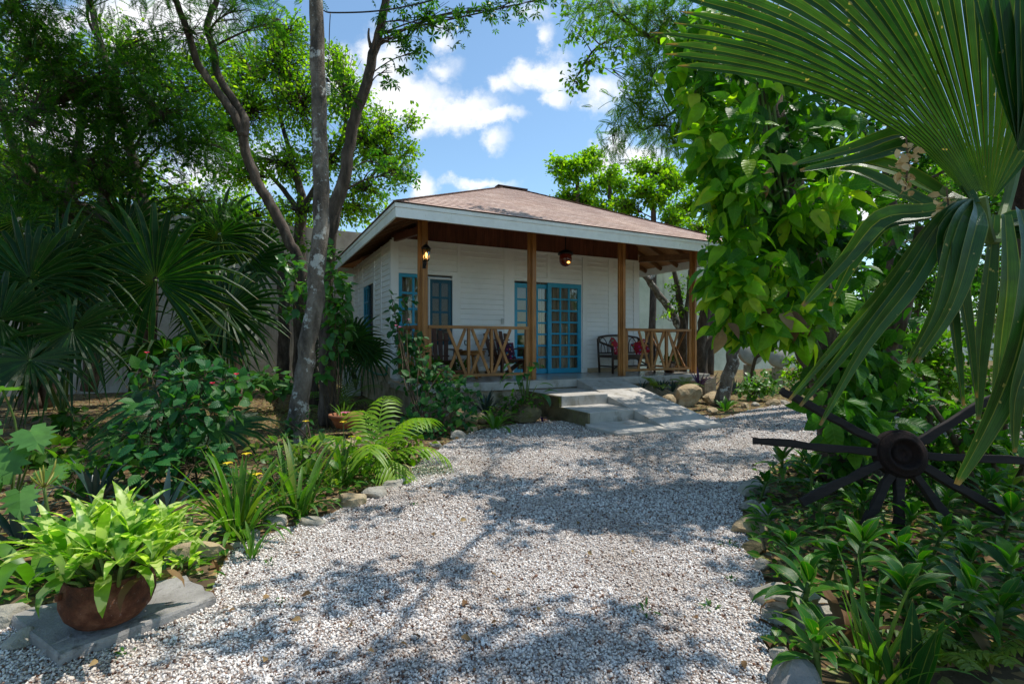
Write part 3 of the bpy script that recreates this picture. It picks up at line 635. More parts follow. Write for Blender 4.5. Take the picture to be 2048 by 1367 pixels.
# front wall: backing boxes around openings, clapboards, battens
w0, w1, d0, d1 = wall_a(797, B1), wall_a(905.5, B1), wall_a(1028, B1), wall_a(1162, B1)
zw0, zw1, zd1 = 1.21, 2.63, 2.62
mb = MB()
T2 = .08
for (x0, x1, z0, z1) in ((AL, w0, ZF, ZW), (w0, w1, ZF, zw0), (w0, w1, zw1, ZW), (w1, d0, ZF, ZW), (d0, d1, zd1, ZW), (d1, AR, ZF, ZW)): mb.box(x0, x1, B1, B1 + T2, z0, z1)
bat = [(AL - .03, w0 - .004), (w1 + .09, w1 + .16), (2.24, d0 - .004), (d1 + .03, d1 + .16), (5.07, 5.2), (5.85, AR + .03)]
for x0, x1 in bat: mb.box(x0, x1, B1 - .03, B1 - .001, ZF + .1, ZW - .012)
for x0, x1 in ((3.33, 3.41),): mb.box(x0, x1, B1 - .03, B1 - .001, zd1 + .1, ZW - .012)
mb.box(AL, AR, B1 - .033, B1 - .001, ZW - .011, ZW + .03)
mb.box(d0, d1, B1 - .03, B1 - .001, zd1 + .003, zd1 + .1); mb.box(w0 - .002, w1 + .088, B1 - .03, B1 - .001, zw1 + .003, zw1 + .085)
O1, U1, N1 = (0, B1, 0), (1, 0, 0), (0, -1, 0)
for x0, x1, z0, z1 in ((w0, w1 + .088, zw1 + .088, ZW - .012), (w0, w1 + .088, ZF + .1, zw0 - .12), (w1 + .162, 2.238, ZF + .1, ZW - .012), (d0, 3.328, zd1 + .102, ZW - .012), (3.412, d1, zd1 + .102, ZW - .012), (d1 + .162, 5.068, ZF + .1, ZW - .012), (5.202, 5.848, ZF + .1, ZW - .012)): clap(mb, O1, U1, N1, x0, x1, z0, z1)
obj('wall', mb, M_white, house, label='front wall of white boards under the porch')
# left wall with a window
lw0, lw1 = 2.97, 4.18; mb = MB()
for (y0, y1, z0, z1) in ((B1 + T2 + .001, lw0, ZF, ZW), (lw0, lw1, ZF, zw0 - .03), (lw0, lw1, 2.6, ZW), (lw1, BB, ZF, ZW)): mb.box(AL, AL + T2, y0, y1, z0, z1)
lb = [(B1 - .028, B1 + .07), (2.18, 2.26), (2.86, 2.94), (4.22, 4.3), (4.84, 4.92), (BB - .1, BB + .02)]
for y0, y1 in lb: mb.box(AL - .03, AL - .001, y0, y1, ZF + .02 if y0 < 1.5 else .77, ZW - .01)
O2, U2, N2 = (AL, 0, 0), (0, 1, 0), (-1, 0, 0)
ys = [(B1 + .072, 2.178), (2.262, 2.858), (4.302, 4.838), (4.922, BB - .102)]
for y0, y1 in ys: clap(mb, O2, U2, N2, y0, y1, .77, ZW - .012)
clap(mb, O2, U2, N2, 2.942, 4.218, .77, 1.14); clap(mb, O2, U2, N2, 2.942, 4.218, 2.64, ZW - .012)
obj('wall', mb, M_white, house, label='left side wall of white boards with a narrow window')
mb = MB().box(AR - T2, AR, B1 + T2 + .001, BB, ZF, ZW); clap(mb, (AR, 0, 0), (0, 1, 0), (1, 0, 0), B1, BB, ZF + .1, ZW); mb.box(AL, AR, BB + .001, BB + T2, ZF, ZW)
obj('wall', mb, M_white, house)
# frieze boards above the wall up to the roof
mb = MB(); x = AL
while x < AR + .02:
    x2 = min(x + .095, AR + .03); mb.box(x + .003, x2 - .001, B1 + .02 + random.uniform(0, .004), B1 + .05, ZW + .031, min(4.2, 3.12 + .47 * (min(x, 6.4 - x) + .75))); x += .095
obj('frieze', mb, M_frieze, house, label='dark reddish vertical boards between wall and roof')
# floors and plinth
obj('porch_floor', MB().box(AL - .06, 6.62, -.30, B1 - .034, .512, ZF).box(AL + T2, AR - T2, B1 - .03, BB, .45, ZF - .006), M_floor, house)
obj('porch_kerb', MB().box(AL - .075, 6.64, -.32, -.302, .40, ZF - .004).box(AL - .075, 6.64, -.302, B1, .40, .508), M_conc, house, bevel=.008)
pl = MB().box(AL - .05, 6.6, -.27, B1, -.05, .398).box(6.36, 6.72, -.42, -.05, -.05, .46)
obj('plinth', pl, M_stone, house, label='rough limestone plinth below the porch')
obj('side_footing', MB().box(AL - .045, AL - .004, B1 + .01, BB, .44, .765).box(AL - .10, AL - .046, B1 - .2, BB, -.05, .46), M_stone, house)
obj('skirting', MB().box(d1 + .165, AR - .01, B1 - .045, B1 - .031, ZF + .001, ZF + .1), M_tile, house); obj('skirting', MB().box(w1 + .165, d0 - .05, B1 - .045, B1 - .031, ZF + .001, ZF + .1), M_tile, house)
# door: two sliding leaves of 3 x 7 panes
def lattice(mb, x0, x1, z0, z1, y, nx, nz, st=.10, br=.042, th=.045):
    mb.box(x0, x0 + st, y, y + th, z0, z1); mb.box(x1 - st, x1, y, y + th, z0, z1)
    mb.box(x0 + st, x1 - st, y, y + th, z1 - st, z1); mb.box(x0 + st, x1 - st, y, y + th, z0, z0 + st * 1.1)
    X0, X1, Z0, Z1 = x0 + st, x1 - st, z0 + st * 1.1, z1 - st
    for i in range(1, nx): c = X0 + (X1 - X0) * i / nx; mb.box(c - br / 2, c + br / 2, y + .004, y + th - .004, Z0, Z1)
    for j in range(1, nz): c = Z0 + (Z1 - Z0) * j / nz; mb.box(X0, X1, y + .006, y + th - .006, c - br / 2, c + br / 2)
dm = (d0 + d1) / 2 + .02
dl = obj('door', lattice(MB(), d0 + .003, dm + .06, ZF + .004, zd1 - .03, B1 + .03, 3, 7) or MB(), M_blue, house) if False else None
mb = MB(); lattice(mb, d0 + .003, dm + .06, ZF + .006, zd1 - .04, B1 + .035, 3, 7); dl = obj('door', mb, M_blue, house, label='left sliding leaf of the blue glazed door', bevel=.004)
obj('pane', MB().box(d0 + .06, dm, B1 + .055, B1 + .058, ZF + .06, zd1 - .1), M_glass, dl)
mb = MB(); lattice(mb, dm - .05, d1 - .003, ZF + .006, zd1 - .003, B1 - .018, 3, 7); dr_ = obj('door', mb, M_blue, house, label='right sliding leaf of the blue glazed door', bevel=.004)
obj('pane', MB().box(dm, d1 - .05, B1 + .004, B1 + .007, ZF + .06, zd1 - .08), M_glass, dr_)
def curtain(x0, x1, z0, z1, y, amp=.03):
    mb = MB(); n = int((x1 - x0) / .012); 
    for i in range(n + 1):
        x = x0 + (x1 - x0) * i / n; yy = y + amp * math.sin(x * 62 + 1.3 * math.sin(x * 9)); mb.v += [(x, yy, z0), (x, yy + .01, z1)]
    mb.f = [(2 * i, 2 * i + 2, 2 * i + 3, 2 * i + 1) for i in range(n)]; return mb
obj('curtain', curtain(dm - .12, d1 + .05, ZF + .03, zd1 + .02, B1 + .15), M_curt, house, True)
obj('curtain', curtain(d0 + .62, dm - .13, ZF + .03, zd1 + .02, B1 + .17), M_curt, house, True)
# front window: white frame, blue sash left, screened sash right
mb = MB(); wm = (w0 + w1) / 2 + .05
mb.box(w1 - .02, w1 + .087, B1 - .04, B1 - .032, zw0 - .1, zw1 + .06).box(w0, w1 + .087, B1 - .05, B1 - .002, zw0 - .118, zw0 - .07).box(wm, w1 - .02, B1 - .038, B1 - .032, zw0 - .068, zw0).box(wm - .012, wm + .012, B1 - .045, B1 - .02, zw0, zw1 - .06).box(wm + .012, w1 - .02, B1 - .04, B1 - .03, zw1 - .085, zw1 - .055)
wf = obj('window', mb, M_white, house, label='wide front window with one blue sash and one screened sash')
mb = MB(); lattice(mb, w0 + .002, wm - .013, zw0 + .01, zw1, B1 - .005, 2, 4, .07, .045); s1 = obj('sash', mb, M_blue, wf, bevel=.004)
mb = MB(); lattice(mb, wm + .013, w1 - .022, zw0 + .002, zw1 - .087, B1 + .01, 2, 4, .07, .045); s2 = obj('sash', mb, M_blue, wf)
obj('insect_screen', MB().box(wm + .013, w1 - .022, B1 - .012, B1 - .010, zw0, zw1 - .087), M_screen, wf)
obj('pane', MB().box(w0 + .05, w1 - .05, B1 + .03, B1 + .033, zw0 + .04, zw1 - .03), M_glass, wf)
obj('curtain', curtain(w0 - .05, w0 + .5, zw0 - .1, zw1 + .1, B1 + .25), M_curt, wf, True)
# side window
mb = MB(); mb.box(AL - .028, AL - .002, lw0 - .028, lw0 + .03, 1.14, 2.64).box(AL - .028, AL - .002, lw1 - .03, lw1 + .038, 1.14, 2.64).box(AL - .028, AL - .002, lw0 + .03, lw1 - .03, 2.6, 2.64).box(AL - .034, AL - .002, lw0 + .03, lw1 - .03, 1.14, 1.185)
sw = obj('window', mb, M_white, house, label='narrow side window in the left wall')
mb = MB(); tmp = MB(); lattice(tmp, 0, .56, 1.19, 2.595, 0, 2, 4, .06, .04); mb.add([(AL - .01 + p[1] * .6, lw1 - .032 - p[0], p[2]) for p in tmp.v], tmp.f); obj('sash', mb, M_blue, sw)
obj('insect_screen', MB().box(AL - .012, AL - .01, lw0 + .03, lw1 - .56, 1.19, 2.595), M_screen, sw)
obj('pane', MB().box(AL + .02, AL + .023, lw0 + .03, lw1 - .03, 1.19, 2.595), M_glass, sw)
# posts: a square core with narrow boards on its faces
PA = [0, 2.167, 4.36, 6.447]
for a in PA:
    mb = MB().box(a - .055, a + .055, -.055, .055, ZF + .001, ZE1 + .06).box(a - .085, a - .056, -.03, .03, ZF + .001, ZE1 + .05).box(a + .056, a + .085, -.03, .03, ZF + .001, ZE1 + .05).box(a - .032, a + .032, -.085, -.056, ZF + .001, ZE1 + .05).box(a - .032, a + .032, .056, .085, ZF + .001, ZE1 + .05)
    obj('porch_post', mb, M_wood, house, bevel=.004)
# railings with X braces
def railing(p, q, n=3, label=None):
    p = Vector(p); q = Vector(q); d = (q - p); l = d.length; d.normalize(); z0, z1 = ZF + .115, 1.535; mb = MB(); up = Vector((0, 0, 1))
    mb.beam(p + up * z1, q + up * z1, .10, .055); 
    lo = MB().beam(p + up * z0, q + up * z0, .06, .05)
    bals = MB(); rl_ = obj('railing', mb, M_woodx, house, label=label, bevel=.004); obj('bottom_rail', lo, M_woodx, rl_, bevel=.004)
    za, zb = z0 + .026, z1 - .029; nrm = Vector((-d.y, d.x, 0))
    for e in (.03, l - .03): obj('baluster', MB().beam(p + d * e + up * za, p + d * e + up * zb, .06, .06, d), M_wood, rl_, bevel=.003)
    gap = .26 if n == 3 else .05; seg = (l - 2 * gap - .1) / n
    for i in range(n):
        s0 = gap + .05 + i * seg; s1 = s0 + seg
        if i > 0: obj('baluster', MB().beam(p + d * s0 + up * za, p + d * s0 + up * zb, .052, .052, d), M_wood, rl_, bevel=.003)
        i0, i1 = s0 + .06, s1 - .06
        obj('brace', MB().beam(p + d * i0 + nrm * .012 + up * za, p + d * i1 + nrm * .012 + up * zb, .022, .055, d), M_wood, rl_, bevel=.002)
        obj('brace', MB().beam(p + d * i1 - nrm * .012 + up * za, p + d * i0 - nrm * .012 + up * zb, .022, .055, d), M_wood, rl_, bevel=.002)
railing((.09, 0, 0), (2.08, 0, 0), 3, 'left front porch railing with X braces'); railing((4.45, 0, 0), (6.36, 0, 0), 3, 'right front porch railing with X braces')
railing((-.06, .09, 0), (-.06, B1 - .035, 0), 2, 'left end porch railing'); railing((6.447, .09, 0), (6.447, B1 + .2, 0), 2, 'right end porch railing')
# roof
def slope(pts_e, pts_r, n):
    """courses from the eave edge (two points) to the ridge edge (two points), each lower edge lifted a little"""
    e0, e1 = map(Vector, pts_e); r0, r1 = map(Vector, pts_r); mb = MB(); uv = []; nrm = (e1 - e0).cross(r0 - e0).normalized(); ud = (e1 - e0).normalized()
    for i in range(n):
        t0, t1 = i / n, (i + 1) / n; a, b, c, d = e0.lerp(r0, t0), e1.lerp(r1, t0), e1.lerp(r1, t1), e0.lerp(r0, t1); a2, b2 = a + nrm * .011, b + nrm * .011
        mb.add([a2, b2, c + nrm * .002, d + nrm * .002, a, b], [(0, 1, 2, 3), (4, 5, 1, 0)])
        s = (e0.lerp(r0, .0) - r0).length; f = lambda p: ((p - e0).dot(ud), i * .13)
        g = lambda p: ((p - e0).dot(ud), (i + 1) * .13 - .004)
        uv += [(f(a)[0], f(a)[1] + .004), (f(b)[0], f(b)[1] + .004), g(c), g(d)] + [(f(a)[0], f(a)[1] + .003), (f(b)[0], f(b)[1] + .003), (f(b)[0], f(b)[1] + .006), (f(a)[0], f(a)[1] + .006)]
    return mb, uv
E0 = ZE1 + .012
cFL, cFR, cBR, cBL = (OA0 - .03, OB0 - .03, E0), (OA1 + .03, OB0 - .03, E0), (OA1 + .03, OB1, E0), (OA0 - .03, OB1, E0)
rl0, rl1 = (RA0, RB, ZR), (RA1, RB, ZR)
roof = MB(); ruv = []
for e, r in (((cFL, cFR), (rl0, rl1)), ((cBL, cFL), (rl0, rl0)), ((cFR, cBR), (rl1, rl1)), ((cBR, cBL), (rl1, rl0))):
    m_, u_ = slope(e, r, 29); roof.add(m_.v, m_.f); ruv += u_
ro = obj('roof', roof, M_shing, house, uv=ruv)
for p, q in ((cFL, rl0), (cFR, rl1)):
    p = Vector(p); q = Vector(q); m = 26; mb = MB()
    for i in range(m): mb.beam(p.lerp(q, i / m) + Vector((0, 0, .012)), p.lerp(q, (i + 1.02) / m) + Vector((0, 0, .006)), .16, .007)
    obj('hip_cap', mb, M_shing, ro)
obj('ridge_cap', MB().beam(Vector(rl0) + Vector((-.1, 0, .02)), Vector(rl1) + Vector((.1, 0, .02)), .2, .03), M_ridge, ro, bevel=.008)
fa = MB()
for z0, z1, off in ((ZE0, ZE1 - .062, 0), (ZE1 - .06, ZE1 + .003, .012)):
    o_ = off; fa.box(OA0 - o_, OA1 + o_, OB0 - o_, OB0 + .028, z0, z1).box(OA0 - o_, OA0 + .028, OB0 + .029, OB1, z0, z1).box(OA1 - .028, OA1 + o_, OB0 + .029, OB1, z0, z1).box(OA0 + .03, OA1 - .03, OB1 - .03, OB1 + o_, z0, z1)
obj('fascia', fa, M_fascia, house, label='white eave boards round the roof', bevel=.003)
dz = .1; u = MB(); q = lambda p, k=dz: (p[0], p[1], p[2] - k)
inn = [(OA0 + .03, OB0 + .03, E0 - .03), (OA1 - .03, OB0 + .03, E0 - .03), (OA1 - .03, OB1 - .03, E0 - .03), (OA0 + .03, OB1 - .03, E0 - .03)]
u.add([inn[0], inn[1], q(rl1, .05), q(rl0, .05)], [(0, 3, 2, 1)]); u.add([inn[3], inn[0], q(rl0, .05)], [(0, 2, 1)]); u.add([inn[1], inn[2], q(rl1, .05)], [(0, 2, 1)]); u.add([inn[2], inn[3], q(rl0, .05), q(rl1, .05)], [(0, 3, 2, 1)])
obj('roof_boarding', u, M_deck, house)
sl = (ZR - E0) / (RB - OB0)
def add_rafter(p, q): obj('rafter', MB().beam(p, q, .05, .10), M_rafter, house, bevel=.003)
for i in range(13):
    a = OA0 + .35 + i * .6
    k = min(B1 - OB0, (a - OA0) * .9, (OA1 - a) * .9)
    if a < OA1 - .3: add_rafter((a, OB0 + .04, E0 - .10), (a, OB0 + .04 + k, E0 - .10 + sl * k))
for i in range(11):
    b = OB0 + .55 + i * .58
    if b < OB1 - .2:
        k = min(.95, (b - OB0) * .9, (OB1 - b) * .9); add_rafter((OA0 + .04, b, E0 - .10), (OA0 + .04 + k, b, E0 - .10 + sl * k)); k = min(1.3, (b - OB0) * .9, (OB1 - b) * .9); add_rafter((OA1 - .04, b, E0 - .10), (OA1 - .04 - k, b, E0 - .10 + sl * k))
for p, q_ in ((cFL, rl0), (cFR, rl1)):
    p = Vector(p); q_ = Vector(q_); d = (q_ - p); add_rafter(p + d * .03 + Vector((0, 0, -.1)), p + d * .48 + Vector((0, 0, -.1)))
obj('tie_beam', MB().beam((0, .06, ZW - .06), (AL + .06, B1 - .035, ZW + .02), .06, .13), M_frieze, house)
obj('tie_beam', MB().beam((PA[3], .06, ZE1 - .06), (AR + .06, B1 - .01, ZW + .07), .06, .15), M_rafter, house)
obj('eave_beam', MB().box(-.08, 6.53, -.05, .05, ZE1 + .061, ZE1 + .2), M_rafter, house)

# steps and ramp of smooth cement
st = thing('concrete_steps', 'grey cement steps with a smooth sloping ramp leading up to the porch', 'steps', W(0, 0), None, RZ)
def prism(poly, z0, z1): 
    n = len(poly); return MB().add([(x, y, z0) for x, y in poly] + [(x, y, z1) for x, y in poly], [tuple(range(n))[::-1], tuple(range(n, 2 * n))] + [(i, (i + 1) % n, n + (i + 1) % n, n + i) for i in range(n)])
L0 = lambda b: 3.0 + (b + .32) * (.36 / 2.75); 
tr = obj('tread', prism([(1.9, -1.48), (L0(-1.48) - .002, -1.48), (L0(-.325) - .002, -.325), (1.88, -.325)], -.04, .38), M_conc, st, label='upper step', bevel=.012)
obj('tread', prism([(1.87, -2.28), (L0(-2.28) - .002, -2.28), (L0(-1.483) - .002, -1.483), (1.87, -1.483)], -.04, .212), M_conc, st, label='lower step', bevel=.012)
obj('base_slab', prism([(1.72, -2.45), (1.74, -3.12), (3.64, -3.26), (3.72, -2.9), (L0(-2.9), -2.9), (L0(-2.283), -2.283), (1.8, -2.283)], -.04, .05), M_conc, st, bevel=.01)
rp = MB(); A0, A1 = L0(-.325), 4.05; B0_, B1_ = L0(-3.05), 3.68
rp.add([(A0, -.325, -.05), (A1, -.325, -.05), (B1_, -3.05, -.05), (B0_, -3.05, -.05), (A0, -.325, ZF - .012), (A1, -.325, ZF - .012), (B1_, -3.05, .056), (B0_, -3.05, .056)], [(4, 7, 6, 5), (0, 4, 5, 1), (1, 5, 6, 2), (2, 6, 7, 3), (3, 7, 4, 0)])
obj('ramp', rp, M_conc, st)
side = prism([(1.83, -2.31), (1.868, -2.31), (1.868, -.34), (1.83, -.34)], -.04, .205)
side.add(*(lambda m: (m.v, m.f))(prism([(1.84, -1.5), (1.878, -1.5), (1.878, -.34), (1.84, -.34)], .206, .372))); obj('side_facing', side, M_mossy, st, label='mossy left flank of the steps')

# ------------------------------------------------------------------ trees
TD, TO, TF, TW = T_diamond(.28), T_oval(.30), T_feather(), T_whorl()
def P(Y, *pts): return [A(x, y, Y if not isinstance(Y, tuple) else Y[0] + (Y[1] - Y[0]) * i / max(1, len(pts) - 1)) for i, (x, y) in enumerate(pts)]
def cl(lst): return [(A(x, y, Y), (rx / F * Y, ry2, rz / F * Y), w) for x, y, Y, rx, ry2, rz, w in lst]
# pale lichen trunk in front of the cottage
make_tree('lichen_tree', 'tall straight tree with pale lichen patches in front of the grey wall', G(592, 888), [
    (P((6.3, 6.5), (592, 890), (600, 800), (618, 690), (632, 560), (641, 450), (641, 300), (635, 120), (632, -60), (640, -260)), [.15, .112, .105, .102, .10, .095, .09, .08, .05]),
    (P((6.4, 6.0), (628, -40), (560, -200), (480, -330)), [.06, .05, .03])],
    cl([(640, -330, 6.4, 240, .9, 90, 1), (420, -400, 6.0, 200, .9, 80, 1), (820, -420, 5.8, 170, .8, 80, .8), (640, -260, 8.0, 200, 1.1, 70, 1.6), (420, -260, 7.6, 220, 1.1, 70, 1.6), (860, -240, 8.2, 140, .9, 60, 1.3), (230, -330, 6.6, 220, 1.0, 70, 1.5)]), TO, ML['mid'], .095, M_bark, .6, 10, seed=1, nside=14)  # unseen clumps above the frame, some added to darken palms and bed
# dark forked limb tree beside it with sparse sprays against the sky
make_tree('forked_tree', 'dark slender tree forking right across the sky beside the lichen trunk', G(655, 846), [
    (P((7.6, 7.6), (656, 850), (655, 720), (652, 600), (656, 500), (668, 430), (690, 350), (703, 270), (716, 215), (735, 165), (742, 120), (757, 70), (770, 10), (778, -60), (790, -200)), [.13, .12, .115, .11, .105, .09, .085, .08, .075, .07, .065, .06, .055, .04]),
    (P(7.6, (742, 95), (737, 75), (738, 58)), [.03, .02, .012])],
    cl([(700, 190, 7.4, 22, .2, 16, 2.2), (810, 75, 7.3, 45, .3, 25, 1.6), (842, 105, 7.3, 16, .15, 12, 2), (785, 145, 7.3, 20, .2, 22, 2.2), (860, 20, 7.2, 60, .4, 22, 1.8), (930, 40, 7.2, 28, .3, 20, 1.8), (985, 20, 7.2, 40, .3, 22, 1.6), (1100, -5, 7.1, 60, .3, 22, 1.4), (900, 60, 7.2, 18, .2, 14, 2), (1040, 10, 7.2, 30, .2, 16, 1.3), (760, 30, 7.4, 25, .3, 20, 1.2),
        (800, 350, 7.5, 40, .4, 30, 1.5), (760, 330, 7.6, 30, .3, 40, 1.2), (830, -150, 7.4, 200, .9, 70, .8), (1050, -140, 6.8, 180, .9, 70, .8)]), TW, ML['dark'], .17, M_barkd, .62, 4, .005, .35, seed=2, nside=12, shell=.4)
# low sprig in front of the roof corner belongs to a thin hanging branch
make_tree('leaning_tree', 'leaning brown tree with two wavy limbs left of the lichen trunk', G(628, 812), [
    (P((9.2, 8.6), (628, 815), (618, 640), (600, 530), (583, 490), (560, 445), (538, 400), (517, 372), (505, 340), (490, 300), (486, 272)), [.11, .10, .095, .09, .09, .088, .085, .085, .08, .075]),
    (P((8.6, 8.2), (486, 272), (470, 235), (440, 190), (410, 150), (392, 120), (378, 75), (362, 30), (345, -20), (320, -120)), [.075, .07, .066, .062, .058, .054, .05, .046, .03]),
    (P((8.6, 8.9), (486, 275), (491, 240), (470, 205), (447, 172), (432, 140), (428, 105), (415, 60), (420, 30), (435, -5), (450, -100)), [.075, .07, .066, .064, .06, .056, .055, .05, .045, .03])],
    cl([(470, 20, 8.5, 90, .6, 55, 1), (560, 40, 8.7, 60, .6, 45, 1), (380, 60, 8.3, 90, .8, 60, 1), (430, -120, 8, 260, 1.2, 90, .5)]), TF, ML['dark'], .24, M_barkd, .55, 6, .006, .4, seed=3, nside=10)
# dark feathery trees on the left
make_tree('feathery_tree', 'dark feathery leaved tree with a leaning limb at the top left', G(290, 800), [
    (P((10.5, 9), (290, 805), (300, 640), (303, 480), (285, 400), (268, 330), (245, 240), (210, 120), (180, 0), (160, -120)), [.15, .13, .11, .10, .09, .08, .06, .05, .03]),
    (P((9.6, 8), (303, 470), (200, 430), (113, 382), (70, 350), (41, 320), (15, 260), (0, 215), (-60, 100)), [.09, .085, .08, .075, .07, .065, .06, .03])],
    cl([(70, 90, 7.5, 120, .8, 80, 1.1), (200, 170, 8, 130, .9, 90, 1.3), (330, 230, 8.4, 110, .9, 80, 1.3), (60, 250, 7.2, 100, .8, 60, 1), (180, 310, 8, 120, .8, 60, 1.1), (420, 290, 9, 90, .8, 60, 1), (290, 90, 8.4, 80, .7, 50, 1), (30, 0, 7, 110, .8, 60, 1), (250, -80, 7.5, 260, 1.3, 90, .4), (0, -160, 6.5, 240, 1.3, 100, .4), (400, 400, 9.5, 100, .7, 40, .7), (120, 400, 8, 90, .7, 40, .8), (30, 350, 7.5, 80, .7, 50, .8)]), TF, ML['dark'], .22, M_barkd, .95, 7, .006, .45, seed=4)
make_tree('broad_tree', 'leafy mid green tree rising above the palms on the left', G(180, 782), [
    (P((11.2, 11), (180, 782), (190, 600), (205, 430), (225, 250), (235, 100)), [.16, .14, .12, .08, .05])],
    cl([(120, 160, 11, 150, 1, 100, 1), (260, 120, 11.2, 120, 1, 90, 1), (380, 200, 11.5, 110, 1, 90, 1), (60, 330, 10.5, 110, 1, 70, 1), (260, 330, 11, 130, 1, 70, 1), (430, 150, 11.8, 80, 1, 70, 1), (0, 180, 10, 100, 1, 120, 1)]), TO, ML['far'], .10, M_barkd, 1.05, 9, .006, seed=5)
make_tree('broad_tree', 'dark broad leaved tree with dense deep green crown in the upper left corner', G(90, 815), [
    (P((9.8, 8.6), (90, 815), (110, 640), (130, 480), (150, 330), (170, 200)), [.14, .12, .10, .07, .04])],
    cl([(140, 170, 8.4, 120, .8, 90, 1), (240, 240, 8.6, 110, .8, 80, 1.1), (60, 60, 8, 130, .8, 70, .9), (340, 250, 9, 90, .8, 60, .8), (160, 300, 8.4, 130, .8, 70, 1.1), (40, 180, 8, 90, .7, 80, .9), (300, 140, 8.8, 80, .7, 50, .8), (260, 360, 8.8, 130, .8, 40, .8), (400, 330, 9.2, 80, .7, 50, .7)]), TO, ML['dark'], .105, M_barkd, .55, 10, .005, seed=12)
make_tree('spreading_tree', 'bright sunlit small leaved tree above the grey wall beside the roof', G(600, 760), [
    (P((13.5, 13.5), (600, 765), (600, 600), (600, 480), (603, 420), (600, 380), (580, 310), (560, 230)), [.2, .17, .15, .13, .10, .07, .04]),
    (P((13.5, 13), (603, 420), (640, 360), (680, 290), (700, 200)), [.09, .07, .05, .03]), (P((13.5, 14), (600, 430), (575, 390), (540, 350), (500, 300)), [.08, .07, .05, .03]),
    (P((13.5, 13.2), (605, 425), (660, 400), (720, 380), (780, 300)), [.08, .06, .05, .03])],
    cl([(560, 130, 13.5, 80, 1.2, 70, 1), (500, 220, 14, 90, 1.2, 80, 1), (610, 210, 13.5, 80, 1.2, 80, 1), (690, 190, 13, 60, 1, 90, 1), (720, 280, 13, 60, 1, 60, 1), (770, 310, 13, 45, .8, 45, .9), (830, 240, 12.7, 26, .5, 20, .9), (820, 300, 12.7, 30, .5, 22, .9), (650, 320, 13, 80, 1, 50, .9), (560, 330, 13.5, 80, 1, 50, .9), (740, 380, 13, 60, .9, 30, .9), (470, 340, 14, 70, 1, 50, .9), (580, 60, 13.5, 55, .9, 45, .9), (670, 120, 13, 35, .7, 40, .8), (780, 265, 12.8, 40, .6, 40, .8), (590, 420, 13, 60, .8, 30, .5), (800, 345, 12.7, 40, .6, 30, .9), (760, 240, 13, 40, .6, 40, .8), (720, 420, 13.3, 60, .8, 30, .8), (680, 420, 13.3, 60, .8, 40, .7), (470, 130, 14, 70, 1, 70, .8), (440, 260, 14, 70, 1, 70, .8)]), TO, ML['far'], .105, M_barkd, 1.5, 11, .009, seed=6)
make_tree('hedge_tree', 'pale green tree showing over the wall left of the roof corner', W(-3, 10), [
    ([W(-3, 10, 0), W(-3, 10, 3), W(-2.6, 10, 5.5)], [.2, .15, .08])],
    [(W(-2.6, 9.7, 5.3), (1.7, 1, 1.1), 1), (W(-5, 9.7, 5.4), (1.8, 1.1, 1.0), 1), (W(-1.0, 9.4, 5.0), (1.3, .9, .8), 1), (W(-8, 10, 5.6), (2, 1.2, 1.2), 1), (W(-11, 10, 6), (2.4, 1.3, 1.6), 1), (W(-14, 9.5, 6.5), (2.5, 1.4, 2), 1)], TD, ML['far'], .16, M_barkd, .8, 11, .01, seed=7)
# trees behind the roof on the right
def round_tree(label, px, py, Y, rx, rz, seed, mat, base_y=0, T=TD, size=.16, group='trees behind the cottage roof', dens=1.0):
    rng = random.Random(seed); c = A(px, py, Y); k = []
    for i in range(9):
        a = i * 2.4; q = .55 + .15 * rng.random(); k.append((c + Vector((math.cos(a) * rx * q, math.sin(a) * rx * .5 * q, rz * (rng.uniform(-1.0, .62) if i > 1 else -1.15))), (rx * .42, rx * .4, rz * .36), 1))
    b = Vector((c.x, c.y, 0)); return make_tree('round_tree', label, b, [([b, b + Vector((.1, 0, c.z * .45)), c + Vector((.1, 0, -rz * .55)), c + Vector((0, 0, rz * .3))], [.13, .11, .08, .03])], k, T, mat, size, M_barkd, dens, 11, .012, seed=seed, group=group)
round_tree('small rounded tree rising alone behind the roof ridge', 1150, 345, 19, 1.15, 1.0, 31, ML['far'], dens=1.9, size=.17)
round_tree('yellow green tree to the right of the rounded one behind the roof', 1215, 372, 18, .95, .8, 32, ML['far'], dens=1.8)
round_tree('larger green tree behind the right roof slope', 1300, 365, 17, 1.35, 1.1, 33, ML['far'], dens=1.8)
round_tree('sunny tree low behind the right eave and vine tree', 1420, 400, 19, 1.9, 1.4, 34, ML['far'], dens=1.4)
round_tree('tall tree beyond the pale garden wall, behind the close fan palm', 1830, 420, 21, 3.2, 2.6, 35, ML['mid'], size=.2, dens=.6)
round_tree('dark tree beyond the pale wall at the right edge', 2010, 400, 15, 2.6, 2.2, 36, ML['mid'], size=.18, dens=.7)
